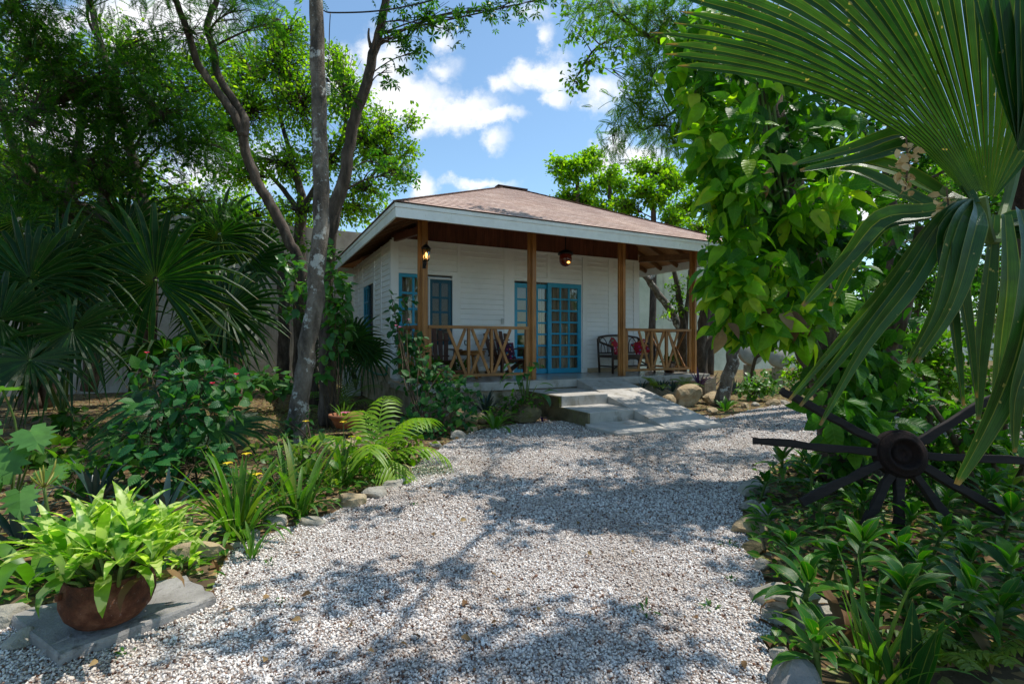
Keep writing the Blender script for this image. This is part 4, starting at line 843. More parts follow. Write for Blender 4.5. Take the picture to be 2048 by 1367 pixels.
# big overhanging tree above the right half
make_tree('overhanging_tree', 'large dark feathery tree hanging over the right of the roof', Vector((6.05, 9.6, 0)), [
    ([Vector((6.05, 9.6, 0)), Vector((5.7, 9.3, 2.3)), Vector((5.0, 8.9, 4)), Vector((4.2, 8.4, 5.6)), Vector((3.6, 7.9, 6.8))], [.2, .17, .15, .12, .07]),
    (P((8.4, 8.2), (1490, 120), (1400, 110), (1300, 75), (1220, 20)), [.07, .05, .035, .02]), (P((8.4, 8.6), (1480, 150), (1420, 160), (1360, 215), (1290, 260)), [.06, .045, .03, .015])],
    cl([(1340, 40, 8.3, 90, .6, 50, 1.1), (1440, 60, 8.4, 90, .7, 60, 1.2), (1240, 30, 8.2, 70, .5, 30, 1.1), (1300, 130, 8.3, 60, .5, 45, 1.1), (1400, 150, 8.4, 70, .6, 60, 1.2), (1280, 215, 8.4, 55, .4, 40, 1.2), (1330, 250, 8.5, 55, .5, 45, 1.1), (1390, 270, 8.6, 60, .5, 50, 1.1), (1225, 275, 8.4, 25, .3, 45, 1.1), (1450, 200, 8.5, 70, .6, 70, 1.1), (1180, 10, 8.1, 50, .4, 22, 1), (1430, 330, 9, 60, .5, 40, 1)]), TF, ML['mid'], .24, M_barkd, 1.15, 7, .005, .5, seed=8)
make_tree('overhanging_tree', 'thin twigged tree with red brown seed pods against the sky, right of centre', Vector((6.75, 10.4, 0)), [
    ([Vector((6.75, 10.4, 0)), Vector((6.5, 10.2, 2.5)), Vector((5.7, 9.8, 5)), Vector((4.6, 9.4, 7.2))], [.15, .13, .1, .05]),
    (P((9.4, 9), (1490, 100), (1380, 90), (1290, 70), (1200, 90), (1150, 160)), [.05, .04, .03, .02, .01])],
    cl([(1150, 165, 9, 28, .3, 28, 1.4), (1180, 120, 9, 38, .3, 28, 1.2), (1200, 60, 9, 45, .3, 34, 1.2), (1140, 60, 9, 28, .3, 22, .9), (1240, 100, 9, 45, .3, 40, 1.2), (1290, 170, 9.1, 40, .3, 40, 1), (1130, 15, 9, 40, .3, 18, .9)]), TO, ML['mid'], .10, M_barkd, 1.1, 8, .005, .3, seed=9)
def overhead(xg, yg, rx, ry, wt):
    """a clump of the crown above the picture whose shadow falls around (xg, yg) on the ground"""
    k = 1 / math.tan(R(66)); h = max(5.2, 1.95 + .78 * yg); return (Vector((xg + h * k * .914, yg + h * k * .406, h)), (rx, ry, .28), wt)
# vine covered tree
vb = G(1705, 962)
vt = make_tree('vine_tree', 'thick rough barked tree overgrown with big leaved vine right of the path', vb, [
    (P((4.55, 4.9), (1712, 972), (1700, 900), (1690, 830), (1665, 760), (1635, 700), (1608, 630), (1580, 540), (1560, 440), (1545, 330), (1530, 220), (1518, 110), (1505, -10), (1495, -110)), [.33, .25, .215, .20, .185, .18, .17, .165, .16, .15, .13, .09, .05]),
    (P((4.7, 4.4), (1690, 850), (1740, 760), (1800, 620), (1850, 450)), [.12, .10, .09, .07]),
    ([A(1492, -120, 4.9), (2.2, 4.6, 5.6), (1.9, 3.8, 5.6), (1.6, 2.8, 5.4)], [.05, .03, .02, .012]), ([A(1488, -130, 4.9), (3.2, 4.4, 5.5), (4.2, 3.6, 5.3), (4.8, 2.4, 5.2)], [.05, .035, .025, .012])],
    [overhead(*q) for q in ((-.1, 4.5, .8, .40, 1.6), (1.2, 4.5, .9, .36, 1.6), (.3, 2.1, .7, .40, 1.8), (-.5, 1.85, .5, .35, 1.4), (-.95, 2.6, .5, .30, 1.3), (-.2, 6.3, .9, .40, 1.2), (1.3, 6.2, .9, .45, 1.3), (-1.2, 3.7, .4, .25, .9), (.95, 3.4, .4, .25, 1.1), (0, 3.3, .3, .2, .8), (2.6, 7.2, .9, .6, 1.1), (-1.0, 5.4, .5, .3, .8), (.8, 5.35, .5, .22, 1.1), (1.9, 6.8, .6, .3, 1.2), (.2, 7.1, .6, .3, 1.1), (1.3, 2.75, .35, .2, 1.2), (-.3, 2.75, .3, .18, 1.1), (2.3, 8.3, .8, .4, .9), (1.6, 5.2, .5, .25, 1.1), (-1.3, 2.2, .3, .2, 1), (2.4, 5.6, .8, .5, 1.3),
        (1.7, 1.9, .7, .5, 1.5), (2.5, 2.6, .8, .6, 1.5), (1.9, 3.3, .6, .5, 1.4), (3.2, 3.5, .9, .7, 1.4), (3.6, 2.4, .9, .7, 1.3), (2.8, 4.6, .8, .6, 1.3), (2.6, 1.4, .8, .5, 1.3), (1.5, 1.2, .6, .4, 1.1))], TO, ML['mid'], .11, M_barkr, 1.1, 9, .005, seed=10, nside=16, limb_r=.016)
def leaf_cloud(name, clumps, T, mat, size, parent, base, seed, per=26, outward=None, droop=.8):
    rng = np.random.default_rng(seed); ch = []
    for c, rad, wgt in clumps:
        n = max(3, int(per * wgt)); c = np.array(c); rad = np.array(rad); q = rdir(n, rng) * rng.uniform(.45, 1, (n, 1)); pos = c + q * rad
        dr = q * .6 + rng.normal(size=(n, 3)) * .55; dr[:, 2] -= droop * .75; dr[:, 1] -= .25
        up = q * .8 + np.array([-.25, -.75, .75]) + rng.normal(size=(n, 3)) * .45; ch.append(leaf_arrays(T, pos - np.array(base), dr, up, size * rng.uniform(.55, 1.2, n)))
    return mesh_from(name, ch, mat, parent)
vine = thing('climbing_vine', 'bright green vine with large pointed leaves climbing the thick rough tree', 'vine', vb)
TB = T_big(.27, .3, .11)
vm = MB()
for k in range(4):
    pts = P(4.35, (1700 + 20 * k, 950), (1670 + 12 * k, 800), (1600 + 10 * k, 620 + 20 * k), (1545 + 12 * k, 420), (1515 + 10 * k, 200), (1490 + 14 * k, 20)); vm.tube(rel(smooth_path([tuple(p) for p in pts], 4), vb), .014, 6)
for a_, b_ in (((1545, 420), (1440, 330)), ((1555, 480), (1450, 470)), ((1590, 600), (1470, 640)), ((1540, 400), (1660, 370)), ((1550, 450), (1680, 560)), ((1520, 250), (1430, 200))): vm.tube(rel(smooth_path([tuple(p) for p in P(4.3, a_, ((a_[0] + b_[0]) / 2, (a_[1] + b_[1]) / 2 - 25), b_)], 4), vb), .009, 5)
obj('vine_stem', vm, M_stem, vine, True)
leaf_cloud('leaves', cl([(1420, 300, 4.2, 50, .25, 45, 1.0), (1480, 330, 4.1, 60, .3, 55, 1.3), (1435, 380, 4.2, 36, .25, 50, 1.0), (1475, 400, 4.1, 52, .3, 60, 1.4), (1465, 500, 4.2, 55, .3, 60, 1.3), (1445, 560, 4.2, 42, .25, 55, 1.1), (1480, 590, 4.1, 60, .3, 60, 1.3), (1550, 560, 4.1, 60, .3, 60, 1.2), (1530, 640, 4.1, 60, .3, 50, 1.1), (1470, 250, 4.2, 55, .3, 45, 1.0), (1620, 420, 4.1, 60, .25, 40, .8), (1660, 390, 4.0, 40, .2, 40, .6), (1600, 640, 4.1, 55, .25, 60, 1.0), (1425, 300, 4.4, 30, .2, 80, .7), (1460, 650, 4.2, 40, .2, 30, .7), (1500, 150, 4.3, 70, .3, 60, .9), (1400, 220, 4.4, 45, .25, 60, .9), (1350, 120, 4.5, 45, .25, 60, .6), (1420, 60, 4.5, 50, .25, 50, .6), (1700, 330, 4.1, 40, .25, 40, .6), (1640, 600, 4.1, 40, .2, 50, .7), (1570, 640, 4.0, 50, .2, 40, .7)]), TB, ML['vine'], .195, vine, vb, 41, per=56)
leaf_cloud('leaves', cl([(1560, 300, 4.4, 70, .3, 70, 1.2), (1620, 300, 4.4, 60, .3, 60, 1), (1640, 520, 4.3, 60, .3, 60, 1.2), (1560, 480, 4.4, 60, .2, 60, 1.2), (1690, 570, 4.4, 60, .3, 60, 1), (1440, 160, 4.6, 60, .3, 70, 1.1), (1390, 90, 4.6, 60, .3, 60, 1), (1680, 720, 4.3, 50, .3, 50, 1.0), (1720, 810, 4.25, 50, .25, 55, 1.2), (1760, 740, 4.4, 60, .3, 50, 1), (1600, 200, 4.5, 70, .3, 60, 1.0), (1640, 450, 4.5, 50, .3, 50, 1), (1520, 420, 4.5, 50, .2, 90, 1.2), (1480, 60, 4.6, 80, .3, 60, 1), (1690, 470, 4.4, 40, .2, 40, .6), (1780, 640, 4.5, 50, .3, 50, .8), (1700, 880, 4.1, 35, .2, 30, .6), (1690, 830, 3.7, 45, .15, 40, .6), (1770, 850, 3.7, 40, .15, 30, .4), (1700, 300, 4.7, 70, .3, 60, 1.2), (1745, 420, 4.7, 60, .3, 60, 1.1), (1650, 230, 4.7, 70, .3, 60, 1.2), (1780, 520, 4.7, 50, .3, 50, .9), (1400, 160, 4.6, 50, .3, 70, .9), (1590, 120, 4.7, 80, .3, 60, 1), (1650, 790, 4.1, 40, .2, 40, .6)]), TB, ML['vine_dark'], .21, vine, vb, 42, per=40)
leaf_cloud('dry_leaf', cl([(1530, 360, 3.9, 16, .05, 22, .3), (1560, 620, 3.9, 18, .05, 22, .35), (1600, 650, 3.9, 14, .05, 18, .25), (1440, 620, 3.95, 40, .1, 50, .1)]), TB, ML['dry'], .16, vine, vb, 43, per=13)['kind'] = 'stuff'
# epiphyte straps on the tree
# trees between porch end and vine tree
def small_tree(label, base, pts, radii, clumps, mat, size, seed, bark=M_bark, T=TO, dens=1, name='garden_tree', group=None):
    return make_tree(name, label, base, [(p, r) for p, r in zip(pts, radii)], cl(clumps), T, mat, size, bark, dens, 9, .005, seed=seed, group=group)
small_tree('slim grey barked tree leaning right, standing by the boulders at the ramp', G(1452, 812), [P((10, 9.6), (1443, 815), (1452, 770), (1466, 710), (1470, 660), (1462, 560), (1450, 420))], [[.17, .125, .115, .11, .10, .07]], [(1440, 440, 9.5, 50, .4, 60, .8), (1480, 380, 9.6, 60, .5, 60, .8)], ML['mid'], .1, 51)
small_tree('mottled grey tree leaning left against the pale wall beyond the porch', W(9.0, 3.2), [[W(9.0, 3.2, 0)] + P((14.8, 14.4), (1362, 680), (1352, 640), (1335, 612), (1310, 580), (1296, 558), (1280, 545), (1255, 520)), P(14.4, (1300, 562), (1308, 548), (1314, 535), (1330, 490))], [[.14, .12, .115, .11, .10, .09, .08, .06], [.06, .05, .045, .03]], [(1325, 622, 14, 25, .3, 20, .45), (1362, 615, 13.8, 22, .3, 12, .7)], ML['far'], .10, 52)
small_tree('dark stemmed bushy tree behind the right porch railing', W(8.4, 2.2), [[W(8.4, 2.2, 0)] + P((13.9, 13.7), (1366, 680), (1366, 640), (1358, 590), (1345, 530)), [W(8.4, 2.2, .3)] + P((13.9, 13.8), (1370, 660), (1376, 600), (1380, 540))], [[.11, .10, .09, .08, .05], [.08, .07, .06, .05]], [(1355, 570, 13.7, 22, .4, 34, .9), (1382, 580, 13.8, 22, .4, 40, .9), (1372, 618, 13.6, 26, .3, 12, .9), (1345, 590, 13.7, 20, .3, 20, .7)], ML['mid'], .10, 53, M_barkd)
small_tree('dark curved tree between the porch corner and the vine leaves', G(1408, 778), [P((13.4, 13.2), (1405, 778), (1402, 720), (1404, 670), (1412, 620), (1425, 560), (1430, 480)), P(13.3, (1406, 705), (1420, 680), (1436, 660), (1450, 600))], [[.19, .16, .15, .14, .11, .07], [.09, .08, .07, .05]], [(1420, 500, 13, 70, .6, 50, .8), (1440, 590, 12.6, 40, .4, 40, .6)], ML['mid'], .11, 54, M_barkd)
small_tree('thin bare branched shrub in the garden bed left of the vine tree', G(1500, 775), [P((13.6, 13.4), (1498, 776), (1510, 720), (1535, 680), (1560, 650)), P(13.5, (1512, 715), (1560, 695), (1600, 690))], [[.05, .045, .035, .02], [.035, .025, .015]], [(1560, 660, 13.3, 40, .4, 22, .4), (1540, 690, 13.3, 30, .3, 15, .3), (1600, 680, 13.2, 25, .3, 18, .4)], ML['far'], .11, 55, M_twig)
make_tree('dense_tree', 'dense dark tree filling the gap between the vine tree and the close fan palm', Vector((6.6, 8.6, 0)), [([Vector((6.6, 8.6, 0)), Vector((6.5, 8.6, 1.5)), Vector((6.4, 8.5, 3.2)), Vector((6.2, 8.4, 4.6))], [.16, .13, .1, .06])],
    cl([(1700, 270, 8.6, 80, .7, 60, 1), (1780, 330, 8.6, 80, .7, 70, 1), (1860, 280, 8.4, 80, .7, 70, 1), (1720, 380, 8.8, 70, .6, 40, .6), (1900, 400, 8.4, 70, .7, 60, .9), (1990, 330, 8.2, 80, .7, 80, 1), (1850, 560, 8.4, 60, .6, 50, .7), (1980, 520, 8.2, 80, .6, 70, .9), (1620, 180, 8.8, 80, .7, 70, .8), (2060, 430, 8.0, 80, .6, 80, .9), (1780, 150, 8.6, 90, .7, 70, .9), (1760, 590, 8.8, 50, .5, 40, .5)]), TO, ML['dark'], .12, M_barkd, .75, 10, .005, seed=11)
small_tree('dark straight trunk standing against the grey wall left of the leaning tree', Vector(((567 - CX) / F * 12.2, 12.2, 0)), [[Vector(((567 - CX) / F * 12.2, 12.2, 0))] + P((12.2, 12.2), (566, 700), (568, 640), (566, 580), (560, 500))], [[.16, .14, .13, .12, .08]], [(540, 470, 12.2, 50, .5, 40, .7), (590, 480, 12.2, 40, .5, 40, .6)], ML['mid'], .11, 57, M_barkd)
# dim thicket right of the vine tree
for i, (lab, x, y, Y, h, rx, mt) in enumerate((('dark broad leafed bush close behind the wagon wheel hub', 1860, 860, 4.3, .85, .5, 'vine_dark'), ('dark leafy bush behind the right wheel spokes', 1990, 860, 4.0, .9, .45, 'vine_dark'), ('leafy dark shrub behind the wagon wheel', 1850, 850, 7.2, 1.5, .8, 'mid'), ('tall dark shrub between the fan palm fronds', 1790, 800, 9, 2.6, 1.0, 'dark'), ('dense green bush at the right edge behind the fan palm', 2010, 830, 6.6, 1.7, .8, 'mid'), ('bright low bush near the pale garden wall', 1760, 770, 12, 1.6, 1.2, 'far'), ('light green bush left of the vine trunk', 1630, 775, 12.5, 1.0, .9, 'far'), ('tall dim bush at the far right edge', 2040, 800, 9.5, 3.0, 1.1, 'dark'), ('thin leafy bush near the pale wall behind the vine tree', 1690, 770, 13, 2.4, 1.0, 'mid'))):
    b = Vector(((x - CX) / F * Y, Y, 0)); rr = random.Random(i)
    make_tree('thicket_shrub', lab, b, [([b + Vector((q * .12, 0, 0)), b + Vector((q * .3, 0, h * .5)), b + Vector((q * .5, 0, h * .85))], [.03, .025, .015]) for q in (-1, 0, 1)],
              [(b + Vector((rr.uniform(-.6, .6) * rx, rr.uniform(-.4, .4) * rx, h * (.22 + .68 * k / 6))), (rx * .5, rx * .4, h * .16), 1) for k in range(7)], TO, ML[mt], .12, M_twig, 1.3, 9, .004, seed=60 + i, cat='shrub')

# ------------------------------------------------------------------ fan palms
def fan_palm(label, base, leaves, mat=ML['palm'], seed=0, trunk=None, name='fan_palm', droop=.12, group=None, nseg=32, dead=None):
    """leaves: (hub point, axis, normal, radius)"""
    random.seed(seed); base = Vector(base); t = thing(name, label, 'palm', base, group)
    top = trunk[-1] if trunk else base + Vector((0, 0, .15))
    if trunk: obj('trunk', MB().tube(rel(smooth_path([tuple(p) for p in trunk], 4), base), lerp_list([.17, .13, .13, .15], 4 * (len(trunk) - 1) + 1), 12, .1), M_barkr, t, True)
    for hub, ax, nr, rr in leaves:
        mb = fan(MB(), Vector(hub) - base, ax, nr, rr, nseg, 330, .42, droop, .12, .14, 1.0, tipdroop=.9); lf = obj('leaf', mb, mat, t)
        m = (Vector(hub) + top) / 2 + Vector((0, 0, .12)); obj('petiole', MB().tube(rel(smooth_path([tuple(p) for p in (top, m, Vector(hub))], 4), base), [.018] * 9, 6), M_stem, lf)
    return t
b1 = G(300, 830); Yp = b1.y
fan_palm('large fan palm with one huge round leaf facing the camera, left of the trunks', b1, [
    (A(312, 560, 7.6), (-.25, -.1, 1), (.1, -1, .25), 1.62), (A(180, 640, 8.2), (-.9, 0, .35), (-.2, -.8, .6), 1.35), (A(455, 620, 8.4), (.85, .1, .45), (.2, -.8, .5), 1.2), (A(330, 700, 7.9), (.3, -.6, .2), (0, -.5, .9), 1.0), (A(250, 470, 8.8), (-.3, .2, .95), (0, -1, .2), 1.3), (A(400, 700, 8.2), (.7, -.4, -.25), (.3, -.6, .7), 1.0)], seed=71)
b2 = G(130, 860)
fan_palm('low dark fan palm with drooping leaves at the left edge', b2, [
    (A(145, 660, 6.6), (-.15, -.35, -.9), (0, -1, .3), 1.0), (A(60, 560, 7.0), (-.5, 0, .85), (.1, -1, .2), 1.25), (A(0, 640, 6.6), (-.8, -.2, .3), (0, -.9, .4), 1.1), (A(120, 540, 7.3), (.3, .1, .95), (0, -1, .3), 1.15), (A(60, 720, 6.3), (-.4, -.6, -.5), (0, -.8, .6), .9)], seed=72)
b3 = Vector(((60 - CX) / F * 9.5, 9.5, 0))
fan_palm('tall fan palm in deep shade behind the left edge', b3, [
    (A(40, 440, 9), (-.2, 0, 1), (0, -1, .2), 1.5), (A(120, 480, 9.2), (.8, 0, .5), (0, -1, .3), 1.4), (A(-40, 520, 9), (-.9, 0, .2), (0, -1, .3), 1.4), (A(70, 560, 8.8), (.1, -.4, -.8), (0, -1, .2), 1.3)], seed=73, trunk=[b3, b3 + Vector((0, 0, 1)), b3 + Vector((0, 0, 2.0))])
b4 = Vector(((470 - CX) / F * 11, 11, 0))
fan_palm('tall fan palm in front of the grey wall with hanging grey leaf tips', b4, [
    (A(440, 470, 10.4), (-.3, 0, 1), (0, -1, .2), 1.35), (A(500, 520, 10.5), (.8, 0, .5), (0, -1, .3), 1.3), (A(430, 560, 10.3), (-.5, -.2, -.7), (0, -1, .3), .9), (A(400, 500, 10.7), (-.8, 0, .4), (0, -1, .3), 1.3)], seed=74, trunk=[b4, b4 + Vector((0, .1, .8)), b4 + Vector((0, .1, 1.6))])
b5 = Vector(((455 - CX) / F * 8.8, 8.8, 0))
fan_palm('sunlit fan palm with yellowish arching leaves beside the climber trunks', b5, [
    (A(455, 640, 8.6), (.9, -.1, .3), (.1, -.8, .6), 1.05), (A(440, 640, 8.7), (.35, -.3, -.8), (.3, -.9, .3), .9), (A(440, 610, 8.9), (-.2, 0, .95), (0, -1, .3), .9)], mat=leaf_mat('sun_toned_fan_leaf', [(.04, .12, .015), (.07, .16, .02), (.12, .2, .02)], .4), seed=75)  # lighter copy of the fan palm leaf, sunlight put into its colour
b6 = G(712, 792)
fan_palm('small round fan palm by the left wall of the cottage', b6, [(A(706, 678, 8.4), (-.15, 0, 1), (.15, -1, .2), .66), (A(735, 705, 8.5), (.7, -.2, -.4), (.2, -1, .3), .55), (A(680, 700, 8.3), (-.8, -.1, -.2), (0, -1, .3), .55), (A(690, 690, 8.5), (-.5, 0, .8), (0, -1, .3), .55)], seed=76, nseg=30)
b7 = G(400, 905)
fan_palm('low spreading fan palm behind the hibiscus shrub', b7, [(A(380, 760, 5.8), (.1, -.1, 1), (0, -1, .2), .55), (A(330, 800, 5.7), (-.7, -.3, -.15), (0, -.5, .8), .75), (A(440, 860, 5.6), (.9, -.3, -.1), (0, -.4, .9), .75), (A(300, 850, 5.6), (-.95, -.2, -.1), (0, -.4, .9), .7)], seed=77)

# ------------------------------------------------------------------ close fan palm at the right edge
random.seed(5)
cpb = Vector((2.2, 1.98, 0)); cpt = thing('fan_palm', 'close fan palm with huge pleated leaves filling the upper right corner', 'palm', cpb)
obj('trunk', MB().tube(rel(smooth_path([(2.2, 1.98, -.02), (2.17, 1.97, .8), (2.05, 1.93, 1.6), (1.95, 1.9, 2.3)], 5), cpb), lerp_list([.12, .085, .08, .085], 16), 16, .12), M_barkr, cpt, True)
def polyl(pts, s):
    x = s * (len(pts) - 1); i = min(int(x), len(pts) - 2); f = x - i; return tuple(pts[i][k] * (1 - f) + pts[i + 1][k] * f for k in range(len(pts[0])))
TIP = [(1310, 140, 1.9), (1290, 85, 1.9), (1310, 30, 1.88), (1350, -40, 1.82), (1430, -130, 1.76), (1530, -220, 1.7), (1640, -280, 1.64), (1760, -310, 1.58), (1880, -320, 1.52), (2000, -310, 1.48), (2110, -270, 1.46), (2230, -190, 1.48), (2330, -60, 1.52)]
CTL = [(1740, 140, 1.72), (1745, 110, 1.7), (1750, 80, 1.68), (1765, 50, 1.66), (1780, 20, 1.64), (1800, 0, 1.62), (1830, -10, 1.58), (1870, 0, 1.55), (1920, 20, 1.53), (1980, 60, 1.52), (2040, 110, 1.52), (2100, 160, 1.53), (2150, 220, 1.55)]
HUBP = [(1938, 400, 1.6), (1940, 392, 1.6), (1946, 388, 1.6), (1954, 384, 1.6), (1962, 382, 1.6), (1968, 382, 1.6), (1974, 384, 1.6), (1980, 388, 1.6), (1984, 394, 1.6), (1986, 400, 1.6)]
def Bz(s, t):
    a, b, c = A(*polyl(HUBP, s)), A(*polyl(CTL, s)), A(*polyl(TIP, s)); return a * (1 - t) ** 2 + b * 2 * t * (1 - t) + c * t * t
def pleated(nseg, tj0, tj1, amp=.011, s0=0., s1=1.):
    mb = MB(); ts = [0, .08, .18, .3, .42, .54, .64, .74, .84, .93, 1.0]
    for i in range(nseg):
        a, b = s0 + (s1 - s0) * i / nseg, s0 + (s1 - s0) * (i + 1) / nseg; m = (a + b) / 2; tj = random.uniform(tj0, tj1); ln = random.uniform(.9, 1.0); o = len(mb.v); sag = random.uniform(0, .04)
        for t in ts:
            q = t * ln; pa, pm, pb = Bz(a, q), Bz(m, q), Bz(b, q); sh = 1 if t < tj else max(.02, 1 - (t - tj) / (1 - tj)) ** .75
            n = (pb - pa).cross(Bz(m, min(1, q + .02)) - Bz(m, max(0, q - .02))); n = n.normalized() if n.length > 1e-9 else Vector((0, -1, 0)); am = min(amp, (pb - pa).length * .45)
            dz = Vector((0, 0, -sag * max(0, t - tj)))
            mb.v += [tuple(pm.lerp(pa, sh) + n * am * .5 * sh + dz - cpb), tuple(pm - n * am * .5 * sh + dz - cpb), tuple(pm.lerp(pb, sh) + n * am * .5 * sh + dz - cpb)]; mb.vuv += [(-1, t), (0, t), (1, t)]
        for k in range(len(ts) - 1):
            q = o + 3 * k; mb.f += [(q, q + 1, q + 4, q + 3), (q + 1, q + 2, q + 5, q + 4)]
    return mb
big = obj('leaf', pleated(30, .68, .92), ML['palmclose'], cpt, label='huge pleated leaf spreading to the upper left')
obj('petiole', MB().tube(rel(smooth_path([(1.93, 1.9, 2.05), tuple(A(1990, 480, 1.66)), tuple(A(1962, 395, 1.61))], 4), cpb), .016, 8), M_stem, big)
def hang(label, strips, mat=ML['palmclose']):
    mb = MB()
    for pts, w in strips:
        sp = [Vector(p) for p in smooth_path([tuple(A(*p)) for p in pts], 4)]; n = len(sp); ww = [w * min(1, .45 + i / n * 1.6) * (1 if i < n * .55 else max(.02, 1 - (i - n * .55) / (n * .45)) ** .8) for i in range(n)]
        mb.blade(rel(sp, cpb), ww, (0, -1, .35), .35)
    return obj('leaf', mb, mat, cpt, label=label)
hub = (1950, 405, 1.58)
hang('drooping leaf of long bent segments below the hub', [
    ([hub, (1890, 432, 1.5), (1800, 560, 1.5), (1700, 690, 1.55), (1600, 812, 1.6)], .023), ([hub, (1905, 428, 1.48), (1830, 560, 1.46), (1730, 690, 1.5), (1640, 850, 1.55)], .023), ([hub, (1880, 436, 1.52), (1785, 560, 1.54), (1690, 670, 1.58), (1578, 800, 1.62)], .02),
    ([hub, (1925, 430, 1.45), (1900, 500, 1.42), (1870, 620, 1.42), (1815, 726, 1.45)], .026), ([hub, (1955, 432, 1.44), (1945, 480, 1.40), (1905, 610, 1.40), (1832, 725, 1.43)], .026), ([hub, (1905, 440, 1.46), (1885, 500, 1.44), (1905, 640, 1.45), (1926, 812, 1.48)], .026), ([hub, (1920, 450, 1.45), (1915, 540, 1.42), (1935, 660, 1.43), (1952, 796, 1.46)], .024)])
hang('long drooping blades at the right edge', [
    ([(2040, 420, 1.5), (2060, 520, 1.4), (2040, 680, 1.38), (1985, 830, 1.4), (1912, 968, 1.44)], .042), ([(2060, 430, 1.5), (2085, 560, 1.4), (2060, 700, 1.36), (2030, 800, 1.36), (2028, 905, 1.38)], .03), ([(2010, 430, 1.6), (2015, 560, 1.58), (2000, 700, 1.6), (1985, 860, 1.62)], .035), ([(1990, 430, 1.66), (1975, 560, 1.68), (1960, 700, 1.7), (1955, 840, 1.72)], .03)])
hang('arching leaf reaching left below the big pleated leaf', [
    ([hub, (1880, 300, 1.7), (1808, 268, 1.76), (1700, 300, 1.8), (1585, 330, 1.84)], .03), ([hub, (1900, 330, 1.7), (1820, 292, 1.74), (1720, 318, 1.78), (1600, 342, 1.82)], .03), ([hub, (1890, 395, 1.68), (1800, 345, 1.75), (1720, 325, 1.8), (1690, 335, 1.84)], .035), ([hub, (1880, 420, 1.66), (1790, 380, 1.72), (1720, 345, 1.78), (1680, 340, 1.82)], .03),
    ([hub, (1850, 425, 1.62), (1760, 440, 1.66), (1690, 520, 1.7), (1605, 612, 1.74)], .032), ([hub, (1840, 432, 1.64), (1755, 452, 1.69), (1700, 530, 1.73), (1660, 612, 1.77)], .03)])
hang('dim leaf fanning out behind the hub', [([(1985, 460, 1.7), (2020 + 18 * k, 440 + 12 * k, 1.7), (2080 + 12 * k, 440 + 34 * k, 1.7), (2140, 450 + 62 * k, 1.72)], .03) for k in range(6)], ML['palm'])
hang('shaded pleated leaf rising at the right edge', [([(2040, 300, 1.5), (2000 + 22 * k, 180, 1.46), (1960 + 40 * k, 20, 1.42), (1920 + 60 * k, -140, 1.4)], .03) for k in range(5)], ML['palm'])
ML['tan'] = leaf_mat('tan_leaflet', [(.42, .28, .12), (.55, .40, .19), (.62, .48, .26)], .3, (1.2, 1.1, .9), rough=.8, spec=.1)
# dried seed sprays caught in the palm
def dry_spray(label, x, y, Y, h, n, seed):
    rng = np.random.default_rng(seed); b = A(x, y, Y); t = thing('dry_spray', label, 'dry spray', b, 'dry sprays caught in the fan palm')
    obj('stalk', MB().tube(rel([A(x, y, Y), A(x + 4, y + h * .5, Y), A(x - 2, y + h, Y)], b), .0025, 5), M_twig, t)
    pos = np.stack([rng.normal(0, .016, n), rng.normal(0, .012, n), -rng.uniform(.02, h / F * Y, n)], 1); dr = rng.normal(size=(n, 3)) * .8; dr[:, 2] -= .5
    mesh_from('dry_leaflets', [leaf_arrays(T_oval(.36, .2, .1), pos, dr, rng.normal(size=(n, 3)), .028 * rng.uniform(.7, 1.2, n))], ML['tan'], t)['kind'] = 'stuff'
dry_spray('tan spray of dry rounded leaflets hanging below the big pleated leaf', 1812, 272, 1.55, 110, 46, 1); dry_spray('smaller brown dry spray lodged at the fan palm hub', 1893, 375, 1.52, 75, 28, 2)

# ------------------------------------------------------------------ wagon wheel leaning on the vine tree
wc = A(1800, 908, 3.25); wh = thing('wagon_wheel', 'old dark wagon wheel without a rim leaning beside the vine tree', 'wheel', wc)
ax = Vector((-.12, -1, .22)).normalized(); wx = Vector((1, -.12, 0)).normalized(); wx = (wx - ax * wx.dot(ax)).normalized(); wz = wx.cross(ax) * -1; wz = wz if wz.z > 0 else -wz
Mw = Matrix((wx, wz, ax)).transposed()
hubm = MB().lathe([(r_ * .92, z_) for r_, z_ in [(0, .02), (.03, .022), (.034, .03), (.06, .03), (.064, .02), (.075, .022), (.09, .035), (.098, .06), (.112, .064), (.118, .05), (.14, .046), (.152, .04), (.156, .02), (.156, -.06), (.12, -.09), (0, -.095)]], 32, (0, 0, 0), Mw)
obj('hub', hubm, M_iron, wh, True)
obj('hub_band', MB().lathe([(.145, .028), (.155, .022), (.155, -.03), (.145, -.036)], 32, (0, 0, 0), Mw), M_iron, wh, True)
random.seed(3)
for k, (ang, ln) in enumerate(((176, .82), (207, .62), (240, .42), (262, .40), (300, .45), (328, .55), (358, .95), (32, .66), (150, .72))):
    a = R(ang); d = wx * math.cos(a) + wz * math.sin(a); ln *= .95; p = d * .12; q = d * (.12 + ln); sd = d.cross(ax).normalized(); mb = MB(); o = 0
    for t in (0, .1, .25, .4, .55, .7, .85, .95, 1.0):
        c = p.lerp(q, t) + sd * random.uniform(-.006, .006); w_ = (.027 if t < .9 else .024) * random.uniform(.78, 1.08); h_ = .024 if t < .95 else .018
        for i, j in ((-1, -1), (1, -1), (1, 1), (-1, 1)): mb.v.append(tuple(c + sd * i * w_ + ax * j * h_))
    for s in range(8):
        for i in range(4): mb.f.append((s * 4 + i, s * 4 + (i + 1) % 4, s * 4 + 4 + (i + 1) % 4, s * 4 + 4 + i))
    mb.f += [(0, 3, 2, 1), (32, 33, 34, 35)]; obj('spoke', mb, M_dwood, wh, bevel=.005)

